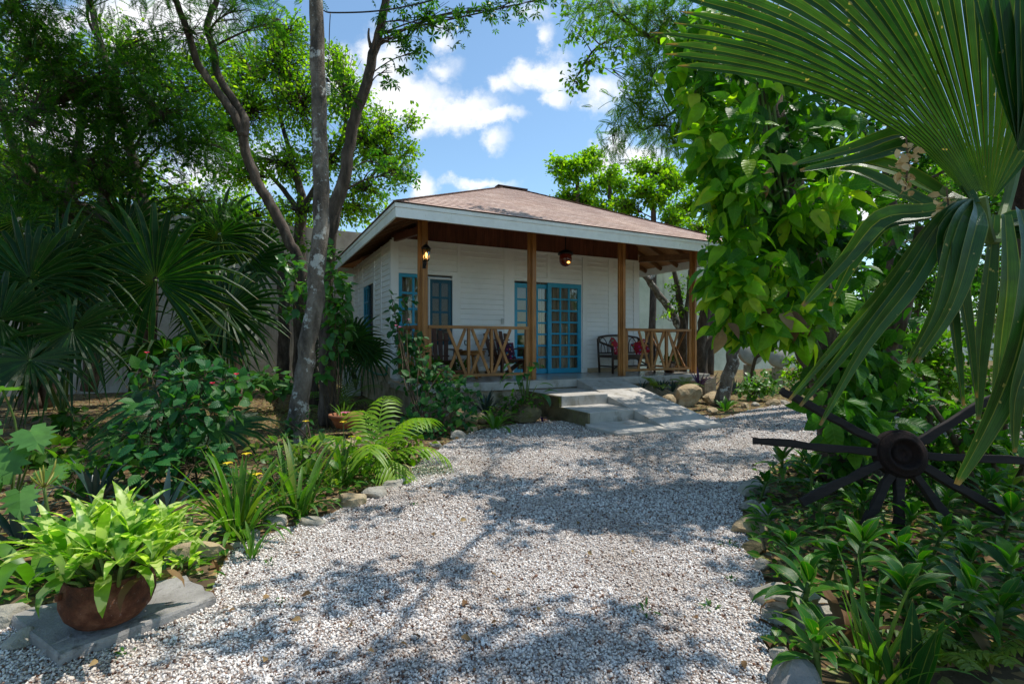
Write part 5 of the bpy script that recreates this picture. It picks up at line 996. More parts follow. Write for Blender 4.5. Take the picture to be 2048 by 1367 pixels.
# ------------------------------------------------------------------ planted pot on a stone slab
sp = [G(12, 1246), G(376, 1168), G(436, 1212), G(112, 1335)]; c0 = (sp[0] + sp[1] + sp[2] + sp[3]) / 4
random.seed(8); rim = []
for i in range(4):
    a, b = sp[i], sp[(i + 1) % 4]
    for k in range(6): q = a.lerp(b, k / 6) + Vector((random.uniform(-.012, .012), random.uniform(-.012, .012), 0)); rim.append(q - c0)
n = len(rim); mb = MB(); mb.v = [(p.x * 1.01, p.y * 1.01, -.02) for p in rim] + [(p.x, p.y, .038 + random.uniform(-.005, .005)) for p in rim] + [(p.x * .975, p.y * .975, .048 + random.uniform(-.003, .003)) for p in rim]
mb.f = [(i, (i + 1) % n, n + (i + 1) % n, n + i) for i in range(n)] + [(n + i, n + (i + 1) % n, 2 * n + (i + 1) % n, 2 * n + i) for i in range(n)] + [tuple(range(2 * n, 3 * n))]
so_ = obj('stone_slab', mb, M_slab); so_.location = c0; tag(so_, 'flat weathered stone slab lying under the rusty pot at the gravel edge', 'slab')
pc = G(218, 1240, .05); pot = thing('rusty_pot', 'round rusty iron pot standing on the stone slab', 'pot', pc)
prof = [(r_ * .8, z_) for r_, z_ in [(.0, .003), (.10, .003), (.15, .02), (.192, .06), (.213, .11), (.212, .15), (.198, .19), (.188, .205), (.192, .216), (.182, .216), (.176, .20), (.17, .17)]]
obj('bowl', MB().lathe([(r * (1 + 0), z) for r, z in prof], 40), M_rust, pot, True); obj('soil', MB().lathe([(0, .185), (.137, .18)], 24), M_dirt, pot)
obj('lug', MB().box(-.10, -.08, -.158, -.13, .16, .19), M_rust, pot, bevel=.006)
db = pc + Vector((.02, 0, .18)); dt = thing('dumb_cane', 'bushy variegated yellow green plant growing in the rusty pot', 'plant', db)
random.seed(12); mb = MB(); sm = MB()
for k in range(19):
    a = k * 2.4; r = .03 + .095 * (k / 19) ** .6; s0 = Vector((math.cos(a) * r, math.sin(a) * r, -.01)); h = random.uniform(.08, .20) * (1.25 - r * 3); e = s0 + Vector((math.cos(a) * .09, math.sin(a) * .09, h)); sm.tube([s0, (s0 + e) / 2 + Vector((0, 0, .02)), e], [.008, .008, .006], 6)
    blades(mb, 8, .265, .024, (.5, 1.45), (.4, 1.3), 'lance', .3, .008, .25, random.uniform(0, 6), start=e)
# a few leaves hang over the rim
for az in (-1.9, -1.2, -2.7, .2, -.5, 3.0): blades(mb, 1, .26, .026, (.2, .5), (1.9, 2.4), 'lance', .3, .0, .1, az, start=(math.cos(az) * .10, math.sin(az) * .10, .06))
obj('leaves', mb, ML['dief'], dt, True); obj('stems', sm, M_stem, dt, True)
mb = MB(); blades(mb, 3, .2, .02, (.1, .3), (1.5, 2), 'lance', .3, .02, .2, -.3, start=(.15, .0, .02)); obj('dry_leaf', mb, ML['dry'], dt, True)['kind'] = 'stuff'

# ------------------------------------------------------------------ border plants
def clump(name, label, cat, base, spec, mat, seed, parts=(), group=None):
    random.seed(seed); t = thing(name, label, cat, base, group)
    mb = MB()
    for s in spec: blades(mb, **s)
    obj('leaves', mb, mat, t, True); return t
def B(n, length, width, el, droop, prof='strap', **k): return dict(n=n, length=length, width=width, el=el, droop=droop, prof=prof, **k)
def flower(parent, top, mat, size, n=5, name='flower', stem_from=(0, 0, .1)):
    mb = MB(); t = Vector(top)
    for i in range(n):
        a = i * 2 * PI / n; p = arch_path(a, .5, size, .9, 5, t); mb.blade(p, [size * .1, size * .3, size * .36, size * .25, .001], (0, 0, 1), .2)
    f = obj(name, mb, mat, parent, True)
    obj('flower_stalk', MB().tube(smooth_path([tuple(stem_from), tuple((Vector(stem_from) + t) / 2 + Vector((.01, .01, .02))), tuple(t)], 4), .0032, 5), M_stem, parent, True)
for i, (x, y, h, n_, lab, fl) in enumerate(((478, 1072, .62, 30, 'tallest clump of sword leaved walking iris at the path edge, nearest the rusty pot', ((.02, .06, .52), (-.1, .05, .46), (.12, .0, .40))), (592, 1030, .55, 24, 'second walking iris clump, between the tallest clump and the yellow rock', ()), (682, 972, .42, 16, 'slender walking iris with yellow flowers beside the young palm', ((.02, .0, .56), (.08, .05, .42))), (610, 955, .42, 18, 'walking iris with a yellow flower at the foot of the lichen trunk', ((.0, .02, .52),)))):
    t = clump('walking_iris', lab, 'iris', G(x, y), [B(n_, h, .017, (.95, 1.5), (.15, .9), 'strap', spread=.10, jit=.3), B(n_ // 2, h * .75, .016, (.5, 1.0), (.9, 1.9), 'strap', spread=.10)], ML['iris'], 80 + i, group='walking irises along the left path edge')
    for f in fl: flower(t, f, M_yel, .035, 5)
clump('dumb_cane', 'second variegated clump growing in the ground right of the rusty pot', 'plant', G(368, 1128), [B(20, .30, .024, (.5, 1.4), (.4, 1.3), 'lance', spread=.10)], ML['dief'], 88)
clump('iris_seedling', 'small bright iris seedling sprouting at the gravel edge below the tallest iris', 'plant', G(505, 1118), [B(9, .24, .011, (.9, 1.45), (.1, .7), 'strap', spread=.03)], ML['iris'], 85)
clump('crinum_lily', 'pale green strap leaved lily at the lower left edge, behind the rusty pot', 'lily', G(70, 1165), [B(11, .62, .034, (.3, .9), (.8, 1.5), 'strap', spread=.05)], ML['strap'], 86)
t = thing('lily_seed_stalk', 'tall green flower stalk with a spread of spent buds at the lower left', 'flower stalk', G(112, 1150))
L0_ = A(88, 975, 2.72) - G(112, 1150); obj('stalk', MB().tube(smooth_path([(0, 0, 0), tuple(L0_ * .5 + Vector((.0, 0, .02))), tuple(L0_)], 4), lerp_list([.010, .009, .007], 9), 8), M_stem, t, True)
mb = MB(); random.seed(4)
for k in range(7): a = k * .9; p = arch_path(a, random.uniform(.4, 1.2), random.uniform(.10, .17), -.3, 5, L0_); mb.tube(p, [.003, .003, .005, .006, .001], 5)
obj('bud', mb, leaf_mat('spent_bud', [(.25, .25, .04), (.32, .3, .06)], .2), t, True)['kind'] = 'stuff'
for i, (x, y, s, lab) in enumerate(((45, 1095, .40, 'dark purple backed oyster plant at the left edge above the crinum lily'), (190, 1010, .42, 'dark oyster plant below the hibiscus shrub, left of the iris'), (330, 1030, .34, 'oyster plant half hidden behind the variegated pot plant'))):
    clump('oyster_plant', lab, 'plant', G(x, y), [B(17, s, .024, (.35, 1.4), (.1, .6), 'lance', spread=.03, jit=.2)], ML['oyster'], 90 + i)
# philodendron
pb = G(20, 1030); pt = thing('split_leaf_philodendron', 'light green philodendron with deeply lobed leaves at the left edge', 'plant', pb); random.seed(6)
def lobed(mb, hubp, d, up, s):
    d = Vector(d).normalized(); x = d.cross(Vector(up)).normalized(); u = x.cross(d); f = lambda a, b, c=0: tuple(Vector(hubp) + x * a * s + d * b * s + u * c * s)
    mid = [(0, -.02, 0), (0, .3, .02), (0, .6, 0), (0, 1.0, -.12)]; out = [(.10, -.22), (.34, -.2), (.3, -.02), (.5, .05), (.32, .18), (.5, .32), (.27, .38), (.38, .58), (.2, .6), (.22, .82), (.08, .84)]
    for sg in (-1, 1):
        o = len(mb.v); mb.v += [f(0, b, c) for _, b, c in mid] + [f(sg * a, b, -.10 * a + random.uniform(-.02, .02)) for a, b in out]
        F_ = [(0, 4, 5, 6), (0, 6, 7, 8), (0, 8, 1), (1, 8, 9, 10), (1, 10, 2), (2, 10, 11, 12), (2, 12, 13, 14), (2, 14, 3)]
        mb.f += [tuple(o + i for i in (q if sg > 0 else q[::-1])) for q in F_]
for (x, y, Y, dx, dz, s) in ((60, 862, 3.4, .75, -.35, .34), (20, 905, 3.3, .2, -.8, .32), (-20, 860, 3.4, -.6, -.3, .34), (95, 940, 3.5, .9, -.3, .26), (5, 780, 3.7, .3, .1, .34), (40, 985, 3.2, .5, -.6, .26), (-30, 940, 3.1, .1, -.7, .3)):
    h = A(x, y, Y) - pb; mb = MB(); lobed(mb, h, (dx, -.5, dz), (.1, -.5, 1), s * .82); lf = obj('leaf', mb, ML['phil'], pt, False); obj('petiole', MB().tube(smooth_path([(0, 0, 0), tuple(h * .5 + Vector((0, .08, .12))), tuple(h)], 4), .007, 6), M_stem, lf, True)
# hibiscus shrubs
def hibiscus(label, base, stems, clumps, seed, mat=ML['hib'], size=.10, flowers=(), per=60, T=T_oval(.36, .22, .05), name='hibiscus_shrub', fmat=M_red, group=None):
    rng = np.random.default_rng(seed); base = Vector(base); t = thing(name, label, 'shrub', base, group); mb = MB(); ch = []
    for s in stems: mb.tube(rel(smooth_path([tuple(p) for p in s], 4), base), lerp_list([.012, .009, .005], 4 * (len(s) - 1) + 1), 6)
    for c, rad, wgt in clumps:
        c = np.array(c); b = np.array(base); mb.tube(rel(smooth_path([tuple(b + rng.normal(size=3) * .05), tuple((b + c) / 2 + np.array([0, 0, .05]) + rng.normal(size=3) * .05), tuple(c)], 3), base), lerp_list([.010, .007, .003], 7), 5)
        n = max(3, int(per * wgt)); q = rdir(n, rng) * rng.uniform(.35, 1.05, (n, 1)) ** .6; pos = c + q * np.array(rad); dr = q * .8 + rng.normal(size=(n, 3)) * .4; dr[:, 2] -= .25; up = np.array([0, -.45, 1]) + q * .5 + rng.normal(size=(n, 3)) * .3
        ch.append(leaf_arrays(T, pos - b, dr, up, size * rng.uniform(.55, 1.3, n)))
        for k in range(0, n, 3):
            e = pos[k]; mb.tube(rel([c + (e - c) * .1, (c + e) / 2, e], base), [.004, .003, .002], 3, cap=False)
    obj('stem', mb, M_twig, t, True); mesh_from('leaves', ch, mat, t)
    for f in flowers: 
        fb = Vector(f) - base; fm = MB()
        for i in range(5): a = i * 1.257; p = arch_path(a, .9, .026, 1.2, 5, fb); fm.blade(p, [.003, .008, .011, .008, .002], (0, -.5, 1), .2)
        obj('flower', fm, fmat, t, True)
    return t
hibiscus('big dark glossy hibiscus shrub with small red flowers in the left bed', G(375, 985), [], cl([(360, 720, 4.6, 22, .12, 28, .25), (300, 745, 4.6, 40, .2, 20, .35), (330, 770, 4.6, 55, .2, 40, .6), (410, 760, 4.5, 60, .25, 32, .9), (460, 770, 4.6, 50, .2, 26, .6), (370, 820, 4.4, 80, .3, 50, 1.4), (310, 830, 4.4, 50, .25, 40, .8), (430, 820, 4.5, 50, .25, 40, .8), (340, 890, 4.3, 80, .3, 50, 1.4), (280, 870, 4.3, 50, .2, 40, .7), (390, 930, 4.2, 60, .25, 40, .9), (300, 940, 4.1, 60, .25, 40, .8)]), 101, flowers=[A(294, 707, 4.35), A(425, 768, 4.2), A(473, 750, 4.3)], size=.115)
hibiscus('small hibiscus branch group with heart shaped leaves right of the big hibiscus', G(548, 812), [], cl([(548, 752, 9.2, 34, .25, 16, .9), (520, 762, 9.2, 26, .25, 14, .6), (575, 770, 9.1, 20, .2, 12, .5), (480, 765, 9.6, 30, .25, 18, .5), (550, 780, 9.1, 30, .2, 12, .5)]), 102, mat=leaf_mat('sun_toned_hibiscus', [(.03, .13, .03), (.05, .17, .04), (.09, .2, .03)], .35), size=.16)  # hibiscus leaf colours lightened in place of sun on this branch
hibiscus('tall climbing hibiscus with red buds against the left porch post', G(842, 868), [P((7.2, 7.6), (842, 868), (820, 760), (800, 680), (782, 590)), P((7.2, 7.7), (850, 868), (850, 760), (835, 690), (815, 640))], cl([(788, 600, 7.6, 16, .1, 16, .18), (785, 630, 7.6, 14, .1, 18, .25), (795, 660, 7.6, 18, .12, 18, .5), (805, 690, 7.6, 18, .12, 20, .6), (830, 680, 7.6, 18, .12, 18, .5), (845, 705, 7.6, 16, .12, 20, .5), (808, 725, 7.5, 20, .12, 22, .7), (850, 740, 7.5, 24, .15, 22, .7), (830, 765, 7.4, 30, .2, 22, .8), (880, 745, 7.4, 20, .15, 14, .4), (815, 600, 7.7, 14, .1, 10, .15)]), 103, size=.115, flowers=[A(800, 655, 7.4), A(792, 652, 7.4), A(818, 640, 7.5)], fmat=M_pink)
hibiscus('dense dark hibiscus mass below the porch railing', G(880, 872), [], cl([(860, 790, 7.3, 40, .25, 24, 1.0), (910, 780, 7.4, 40, .25, 22, .9), (940, 800, 7.5, 26, .2, 22, .6), (850, 830, 7.0, 40, .3, 28, 1.1), (900, 825, 7.0, 36, .3, 28, 1.0), (820, 850, 6.9, 24, .2, 20, .6), (870, 860, 6.8, 40, .25, 18, .9), (930, 840, 7.2, 20, .2, 16, .5), (900, 760, 7.6, 36, .2, 14, .7)]), 104, size=.11)
hibiscus('low leafy weed patch at the foot of the lichen trunk', G(620, 905), [], cl([(585, 850, 6.2, 14, .1, 16, .4), (575, 880, 6.0, 18, .12, 14, .4), (625, 870, 6.2, 14, .1, 14, .4), (610, 835, 6.3, 12, .1, 14, .3)]), 105, mat=ML['hib'], size=.08, name='weed')
hibiscus('bright climber with glossy leaves wrapped round the forked trunk', G(668, 858), [], cl([(670, 560, 7.3, 22, .18, 24, .6), (672, 610, 7.3, 26, .18, 28, .8), (676, 660, 7.3, 26, .18, 28, .7), (600, 570, 8.0, 30, .2, 30, .8), (590, 620, 8.0, 26, .2, 28, .7), (580, 530, 8.2, 22, .2, 24, .5), (690, 580, 7.4, 14, .12, 30, .5), (660, 510, 7.4, 18, .15, 20, .4), (668, 700, 7.3, 22, .15, 24, .5), (650, 745, 7.2, 14, .1, 16, .25), (630, 580, 7.9, 16, .1, 24, .4)]), 106, mat=leaf_mat('climber_leaf', [(.03, .12, .02), (.05, .16, .02), (.1, .22, .03)], .38, rough=.35), size=.14, name='climbing_vine', T=T_big(.34, .3, .06))
for i, (x, y, s_, mt, lab) in enumerate(((150, 985, .11, 'vine_dark', 'dim leafy plant between the split leaf philodendron and the hibiscus shrub'), (235, 930, .10, 'vine_dark', 'low dark leafy plant at the left foot of the hibiscus shrub'), (60, 930, .13, 'mid', 'leafy undergrowth plant behind the split leaf philodendron'), (450, 985, .09, 'hib', 'dark leafy plant at the right foot of the hibiscus shrub'), (115, 880, .12, 'dark', 'dark broad leaved plant in the shade behind the philodendron'), (700, 955, .07, 'far', 'light green leafy weed at the foot of the young palm'), (800, 930, .07, 'far', 'light green leafy weed between the young palm and the hibiscus mass'), (560, 985, .08, 'iris', 'light green leafy plant behind the second iris clump'))):
    b = G(x, y); rr_ = random.Random(500 + i); hibiscus(lab, b, [], [(b + Vector((rr_.uniform(-.3, .3), rr_.uniform(-.2, .2), rr_.uniform(.08, .34))), (.22, .18, .12), .5) for _ in range(4)], 510 + i, mat=ML[mt], size=s_, name='leafy_plant')
# young palm and pinnate plants
random.seed(21); ab = G(752, 948); t = thing('young_palm', 'bright yellow green young feather palm at the path edge', 'palm', ab)
for az, el, ln, nn in ((-.3, 1.1, .75, 13), (2.2, 1.15, .7, 13), (.9, .9, .75, 12), (3.4, .75, .75, 12), (-1.4, .8, .6, 11), (-2.3, .35, .55, 10), (-.9, .3, .5, 10), (1.6, 1.3, .8, 12), (.2, .45, .7, 11)):
    obj('frond', frond(MB(), arch_path(az, el, ln, 1.1, 6, (0, 0, .12)), nn, .26, .016, .5, .85), ML['areca'], t, True)
obj('stem', MB().tube([(0, 0, 0), (0, 0, .16)], [.016, .010], 8), M_stem, t, True)
random.seed(22); cb_ = G(680, 838); t = thing('cycad_plant', 'blue green feather leaved plant behind the terracotta pot', 'plant', cb_)
for az, el, ln in ((2.6, .8, .9), (2.0, 1.2, .85), (.5, 1.1, .8), (-.3, .8, .7), (3.4, .55, .8), (1.2, 1.3, .8), (-1.2, .9, .6)):
    obj('frond', frond(MB(), arch_path(az, el, ln, 1.0, 6, (0, 0, .05)), 12, .30, .013, .4, .6), ML['strap'] if az > 2.5 else ML['basket'], t, True)
# terracotta pot and stone bird bath
tpc = G(692, 872); tp = thing('terracotta_pot', 'shallow terracotta pot on the stones beside the lichen trunk', 'pot', tpc + Vector((0, 0, .12)))
obj('pot_body', MB().lathe([(0, 0), (.13, 0), (.17, .08), (.205, .14), (.225, .145), (.225, .18), (.205, .18), (.18, .12), (0, .11)], 32), M_terra, tp, True)
flower(tp, (.02, -.1, .2), M_pink, .07, 6, stem_from=(.0, -.05, .12))
clump('potted_seedling', 'grassy green seedling growing in the terracotta pot', 'plant', tpc + Vector((-.05, .04, .22)), [B(12, .28, .012, (.8, 1.5), (.1, .8), 'strap', spread=.06)], ML['strap'], 87)
rock('bird_bath_stone', 'brown dish shaped stone under the terracotta pot', G(682, 905), (.27, .2, .13), M_rocky, 5, cat='stone')
# plants under the porch
clump('oyster_plant', 'rosette of stiff dark leaves with purple backs under the railing', 'plant', Vector(((972 - CX) / F * 8.1, 8.1, .12)), [B(20, .44, .026, (.15, 1.4), (.05, .5), 'lance', spread=.03, jit=.15)], ML['oyster'], 93)
clump('spider_lily', 'light green spider lily at the gravel edge left of the steps', 'lily', G(990, 858), [B(15, .48, .026, (.4, 1.2), (1.0, 2.0), 'strap', spread=.06)], ML['strap'], 94)
random.seed(31); gb = Vector(((1052 - CX) / F * 8.0, 8.0, .22)); t = thing('ginger_plant', 'large leaved green plant standing left of the steps', 'plant', gb)
mb = MB(); sm = MB()
for k in range(13):
    a = k * 2.4; h = random.uniform(.22, .74); e = Vector((math.cos(a) * .20 * (1.3 - h), math.sin(a) * .12, h)); sm.tube([(0, 0, -.1), e * .5 + Vector((0, 0, .03)), e], [.009, .008, .005], 6); blades(mb, 1, .34, .062, (-.2, .7), (.7, 1.6), 'ovate', .25, 0, .15, a, start=e)
obj('leaves', mb, leaf_mat('broad_leaf', [(.02, .10, .02), (.035, .14, .022), (.09, .2, .02)], .35, rough=.3), t, True); obj('stem', sm, M_stem, t, True)
hibiscus('low dark bushy plant around the stems of the large leaved plant', Vector(((1035 - CX) / F * 7.9, 7.9, .15)), [], [(Vector(((x - CX) / F * 7.9, 7.9, z)), (.16, .12, .10), .5) for x, z in ((1020, .3), (1045, .25), (1065, .35), (1000, .22), (1030, .42))], 107, mat=ML['vine_dark'], size=.07, name='shrub')
for i, (x, y, lab) in enumerate(((1056, 838, 'small purple heart plant on the mossy boulder'), (1085, 846, 'small purple heart plant at the foot of the steps'), (1030, 822, 'purple trailing plant left of the mossy boulder'))):
    clump('purple_heart', lab, 'plant', G(x, y) + Vector((0, 0, .02 if i == 1 else .16)), [B(9, .12, .013, (.3, 1.3), (.2, 1), 'lance', spread=.04)], ML['purple'], 110 + i)
# ferns and rosettes in front of the porch right of the ramp
for i, (x, Y, z, s, kind, lab) in enumerate(((1308, 10.2, .33, .34, 'fern', 'left fern under the right railing'), (1372, 10.5, .33, .36, 'fern', 'right fern by the porch corner'), (1325, 10.2, .28, .3, 'oyster', 'dark rosette between the two ferns'), (1345, 10.2, .26, .32, 'oyster', 'dark spiky rosette behind the big boulder'), (1398, 10.6, .35, .42, 'purple', 'upright dark purple leaved plant at the porch corner'), (1422, 12.6, .0, .6, 'oyster', 'large dark spiky rosette beyond the porch corner'), (1285, 9.9, .32, .24, 'oyster', 'dark leaves beside the top of the ramp'), (1468, 12.4, .0, .5, 'oyster', 'dark rosette behind the slim grey tree'), (1520, 11.6, 0, .45, 'oyster', 'dark rosette in the bed left of the vine tree'), (1500, 13, 0, .6, 'strap', 'spiky upright light green plant near the stone disc'))):
    b = Vector(((x - CX) / F * Y, Y, z)); random.seed(200 + i)
    if kind == 'fern':
        t = thing('fern', lab, 'fern', b)
        for k in range(9): obj('frond', frond(MB(), arch_path(k * .7 + .2, random.uniform(.5, 1.2), s, 1.0, 5), 11, .09, .012, .3, 1.2), ML['iris'], t, True)
    else: clump('rosette_plant', lab, 'plant', b, [B(16, s, .024, (.2, 1.4), (.05, .6), 'lance', spread=.03)], ML[kind], 210 + i)
rng_ = random.Random(9)
for i, (x, y, lab) in enumerate(((1500, 800, 'bright leafy plant behind the left rocks of the right bed'), (1535, 790, 'arching light green fern like plant in the right garden bed'), (1560, 770, 'light green bush in the middle of the right garden bed'), (1590, 785, 'green leafy plant by the last border rock'), (1610, 765, 'yellow green leafy plant near the vine trunk'), (1480, 785, 'small bright plant right of the slim grey tree'))):
    b = G(x, y)
    if i % 2: clump('bed_plant', lab, 'plant', b, [B(16, .42, .022, (.4, 1.3), (.8, 1.8), 'strap', spread=.06)], ML['strap'], 230 + i)
    else: hibiscus(lab, b, [], [(b + Vector((rng_.uniform(-.35, .35), rng_.uniform(-.2, .2), rng_.uniform(.15, .5))), (.28, .2, .16), .8) for _ in range(5)], 240 + i, mat=ML['strap'], size=.11, name='bed_shrub')
clump('tree_foot_fern', 'small dark lobed fern at the foot of the slim grey tree', 'fern', G(1450, 822), [B(16, .36, .03, (.3, 1.2), (.8, 1.6), 'lance', spread=.08)], ML['basket'], 250)
# basket plants in the right foreground
random.seed(44)
def basket(label, base, s, seed, lean=0):
    random.seed(seed); t = thing('basket_plant', label, 'plant', base, 'basket plants in the right bed'); sm = MB(); mb = MB(); h = .16 * s + random.uniform(0, .10); d = Vector((random.uniform(-.06, .06), random.uniform(-.08, .02), h))
    sm.tube(smooth_path([(0, 0, -.01), tuple(d * .5), tuple(d)], 3), [.011] * 7, 6); obj('stem', sm, M_stem, t, True)
    for k in range(4): blades(mb, 3, .25 * s * (1 - .14 * k), .031 * s, (.0 + .3 * k, .35 + .34 * k), (.75 - .1 * k, 1.3 - .1 * k), 'lance', .3, .004, .15, random.uniform(0, 6), start=tuple(d * (.62 + .14 * k)))
    obj('leaves', mb, ML['basket'] if seed % 4 else ML['iris'] if seed % 8 else ML['vine_dark'], t, True)
    if seed % 3 == 0: dm_ = MB(); blades(dm_, 2, .2 * s, .02 * s, (-.1, .2), (1.2, 1.8), 'lance', .4, .004, .2, random.uniform(0, 6), start=tuple(d * .4)); obj('dry_leaf', dm_, ML['dry'], t, True)
    return t
BK = [(1560, 965, 'basket plant at the left tip of the wheel spokes'), (1520, 1000, 'basket plant behind the first pale rock of the right border'), (1620, 1010, 'basket plant right in front of the vine trunk roots'), (1590, 940, 'small basket plant standing beside the vine trunk'),
      (1540, 1075, 'basket plant leaning over the border rocks mid way'), (1575, 1150, 'bright basket plant spilling towards the gravel'), (1600, 1250, 'basket plant above the light grey angular rock'), (1640, 1385, 'lowest basket plant at the bottom edge'), (1660, 1100, 'basket plant right of the bright spilling one'), (1740, 1130, 'basket plant below the wheel hub'), (1640, 1060, None), (1720, 1060, None), (1800, 1090, None), (1860, 1120, None), (1930, 1100, None), (2000, 1090, None), (2060, 1130, None), (1780, 1170, None), (1850, 1200, None), (1920, 1190, None), (2000, 1220, None), (2070, 1250, None), (1700, 1190, None), (1950, 1040, None), (2020, 1030, None), (1890, 1050, None), (1820, 1260, None), (1910, 1290, None), (1650, 1180, None), (1990, 1320, None), (2080, 1060, None), (1760, 1020, None), (1690, 1010, None)]
for i, (x, y, lab) in enumerate(BK): basket(lab or 'glossy green basket plant deep in the shaded right bed', G(x, y), random.Random(i).uniform(.7, 1.2), 300 + i)
clump('sedge_clump', 'tall grassy clump with narrow upright leaves in the lower right foreground', 'grass clump', G(1745, 1375), [B(26, .42, .010, (.9, 1.5), (.1, .7), 'grass', spread=.07), B(8, .4, .010, (.6, 1.0), (.8, 1.6), 'grass', spread=.07)], ML['iris'], 340)
clump('snake_plant', 'dark upright blade leaved plant at the bottom right', 'plant', G(1815, 1420), [B(4, .34, .035, (1.2, 1.5), (.0, .2), 'lance', spread=.03)], ML['palm'], 341)
mb = MB(); random.seed(9); blades(mb, 8, .3, .022, (.5, 1.2), (1.2, 2.2), 'strap', .3, .05); t = obj('dry_leaf_clump', mb, ML['dry']); t.location = G(1690, 1290); tag(t, 'withered brown strap leaves beside the grassy clump', 'dry leaves')
for i, (x, y) in enumerate(((1462, 1160), (1420, 1218), (1290, 1222), (560, 1205), (540, 1128), (1455, 1090), (380, 1180), (250, 1310), (1560, 1105), (830, 1010))):
    clump('path_weed', ('tiny green weed growing out of the gravel', 'weed')[0], 'weed', G(x, y), [B(8, .03 + .018 * (i % 3), .007, (.2, 1.1), (.3, 1.2), 'ovate', spread=.02)], ML['basket'], 350 + i, group='tiny weeds in the gravel')

for i, (x, y, k, lab) in enumerate(((1880, 1330, 'fern', 'small feathery seedling in the dark lower right corner'), (1960, 1340, 'fern', 'second feathery seedling nearer the right edge'), (1680, 985, 'weed', 'broad leaved weed at the foot of the vine tree'), (1900, 985, 'weed', 'broad leaved weed right of the wheel hub'), (1830, 1010, 'weed', 'low leafy weed under the wheel spokes'), (1960, 960, 'weed', 'leafy weed behind the right hand spoke'))):
    b = G(x, y); random.seed(700 + i)
    if k == 'fern':
        t = thing('seedling', lab, 'seedling', b)
        for q in range(7): obj('frond', frond(MB(), arch_path(q * .9, random.uniform(.5, 1.1), .24, 1.0, 5), 10, .05, .010, .3, 1.3), ML['iris'], t, True)
    else: hibiscus(lab, b, [], [(b + Vector((random.uniform(-.15, .15), random.uniform(-.1, .1), random.uniform(.06, .28))), (.16, .14, .08), .4) for _ in range(4)], 710 + i, mat=ML['vine_dark'], size=.10, name='weed')
# ------------------------------------------------------------------ rocks
RK = [(395, 1120, .17, M_rocky, 'long ochre stone block behind the variegated pot plant', (.19, .085, .085)), (505, 1075, .06, M_rock, 'small pale stone at the foot of the tallest iris', None), (552, 1052, .11, M_rock, 'white flat faced stone between the two tall irises', None), (625, 1046, .085, M_rock, 'low grey stone right of the second iris', (.11, .07, .035)), (702, 1008, .13, M_rocky, 'yellowish rounded rock at the path edge', None), (748, 992, .11, M_rock, 'dark grey rock right of the yellowish rock', None), (790, 970, .10, M_rock, 'flat grey stone below the young palm', (.14, .08, .05)), (805, 948, .11, M_rocky, 'ochre rock beside the young palm stem', None), (850, 912, .13, M_rock, 'pale rock between the young palm and the hibiscus mass', None), (872, 892, .08, M_rock, 'small pale rock under the hibiscus mass', None), (915, 876, .12, M_rock, 'flat pale rock in front of the hibiscus mass', None), (945, 862, .10, M_rocky, 'ochre stone left of the spider lily', None), (20, 1240, .10, M_rock, 'pale stone at the far left end of the slab', None), (40, 1290, .075, M_rock, 'grey stone wedged under the front left of the slab', None), (120, 1300, .07, M_slab, 'small stone supporting the slab front', None), (470, 1095, .05, M_rock, 'small stone right of the long ochre block', None),
      (1512, 985, .14, M_rock, 'pale flat rock at the head of the right border', (.17, .12, .09)), (1500, 1020, .10, M_rock, 'broken pale stone below the first right border rock', None), (1535, 1030, .12, M_rock, 'white topped rock in the right border', None), (1500, 1062, .13, M_rocky, 'brown grey rock under the leaning basket plant', None), (1512, 1100, .10, M_mossy, 'mossy rock half way down the right border', None), (1525, 1135, .06, M_rock, 'small pale chip by the bright basket plant', None), (1555, 1205, .12, M_rock, 'grey rock below the bright basket plant', None), (1600, 1235, .15, M_rock, 'large light grey angular rock in the right border', (.17, .13, .12)), (1565, 1245, .09, M_rock, 'grey stone in front of the angular rock', None), (1562, 1320, .07, M_rock, 'pale stone above the lowest right boulder', None), (1590, 1385, .11, M_slab, 'rounded grey boulder at the bottom of the right border', (.11, .10, .10)),
      (1490, 815, .12, M_rocky, 'small ochre rock right of the slim grey tree', None), (1512, 812, .11, M_rock, 'pale rock in the far border, second from the slim tree', None), (1545, 810, .16, M_rocky, 'biggest ochre rock of the far border', None), (1568, 808, .12, M_rock, 'white rock of the far border, right of the biggest one', None), (1590, 812, .10, M_rock, 'low pale rock at the right end of the far border', None), (1425, 825, .12, M_rocky, 'flat brown rock left of the slim grey tree', None)]
for i, (x, y, s, m, lab, sz) in enumerate(RK): rock('border_rock', lab, G(x, y), sz or s, m, 400 + i, 'rocks edging the gravel path', flat=.62, rz=0 if i == 0 else None)
def brock(lab, x, Y, s, m, seed, z=0): rock('boulder', lab, Vector(((x - CX) / F * Y, Y, z)), s, m, seed, 'boulders along the porch plinth', 'boulder', .8, .12)
brock('large rounded ochre boulder with moss right of the ramp', 1375, 10.0, (.36, .28, .27), M_rocky, 450); brock('pale boulder between the ramp and the large boulder', 1330, 9.9, (.24, .2, .17), M_rocky, 451); brock('boulder at the porch corner right of the large boulder', 1425, 10.3, (.28, .22, .17), M_rocky, 452); brock('small boulder hidden by ferns beside the ramp', 1300, 10.1, (.16, .15, .14), M_rock, 453)
brock('mossy boulder left of the steps', 1048, 8.0, (.30, .24, .21), M_mossy, 454); brock('brown stone left of the mossy boulder', 1000, 8.0, (.24, .2, .15), M_mossy, 455); brock('low stone under the oyster plant', 962, 7.9, (.2, .16, .10), M_rocky, 456); brock('pale stone behind the spider lily', 925, 7.7, (.24, .18, .16), M_rocky, 457)

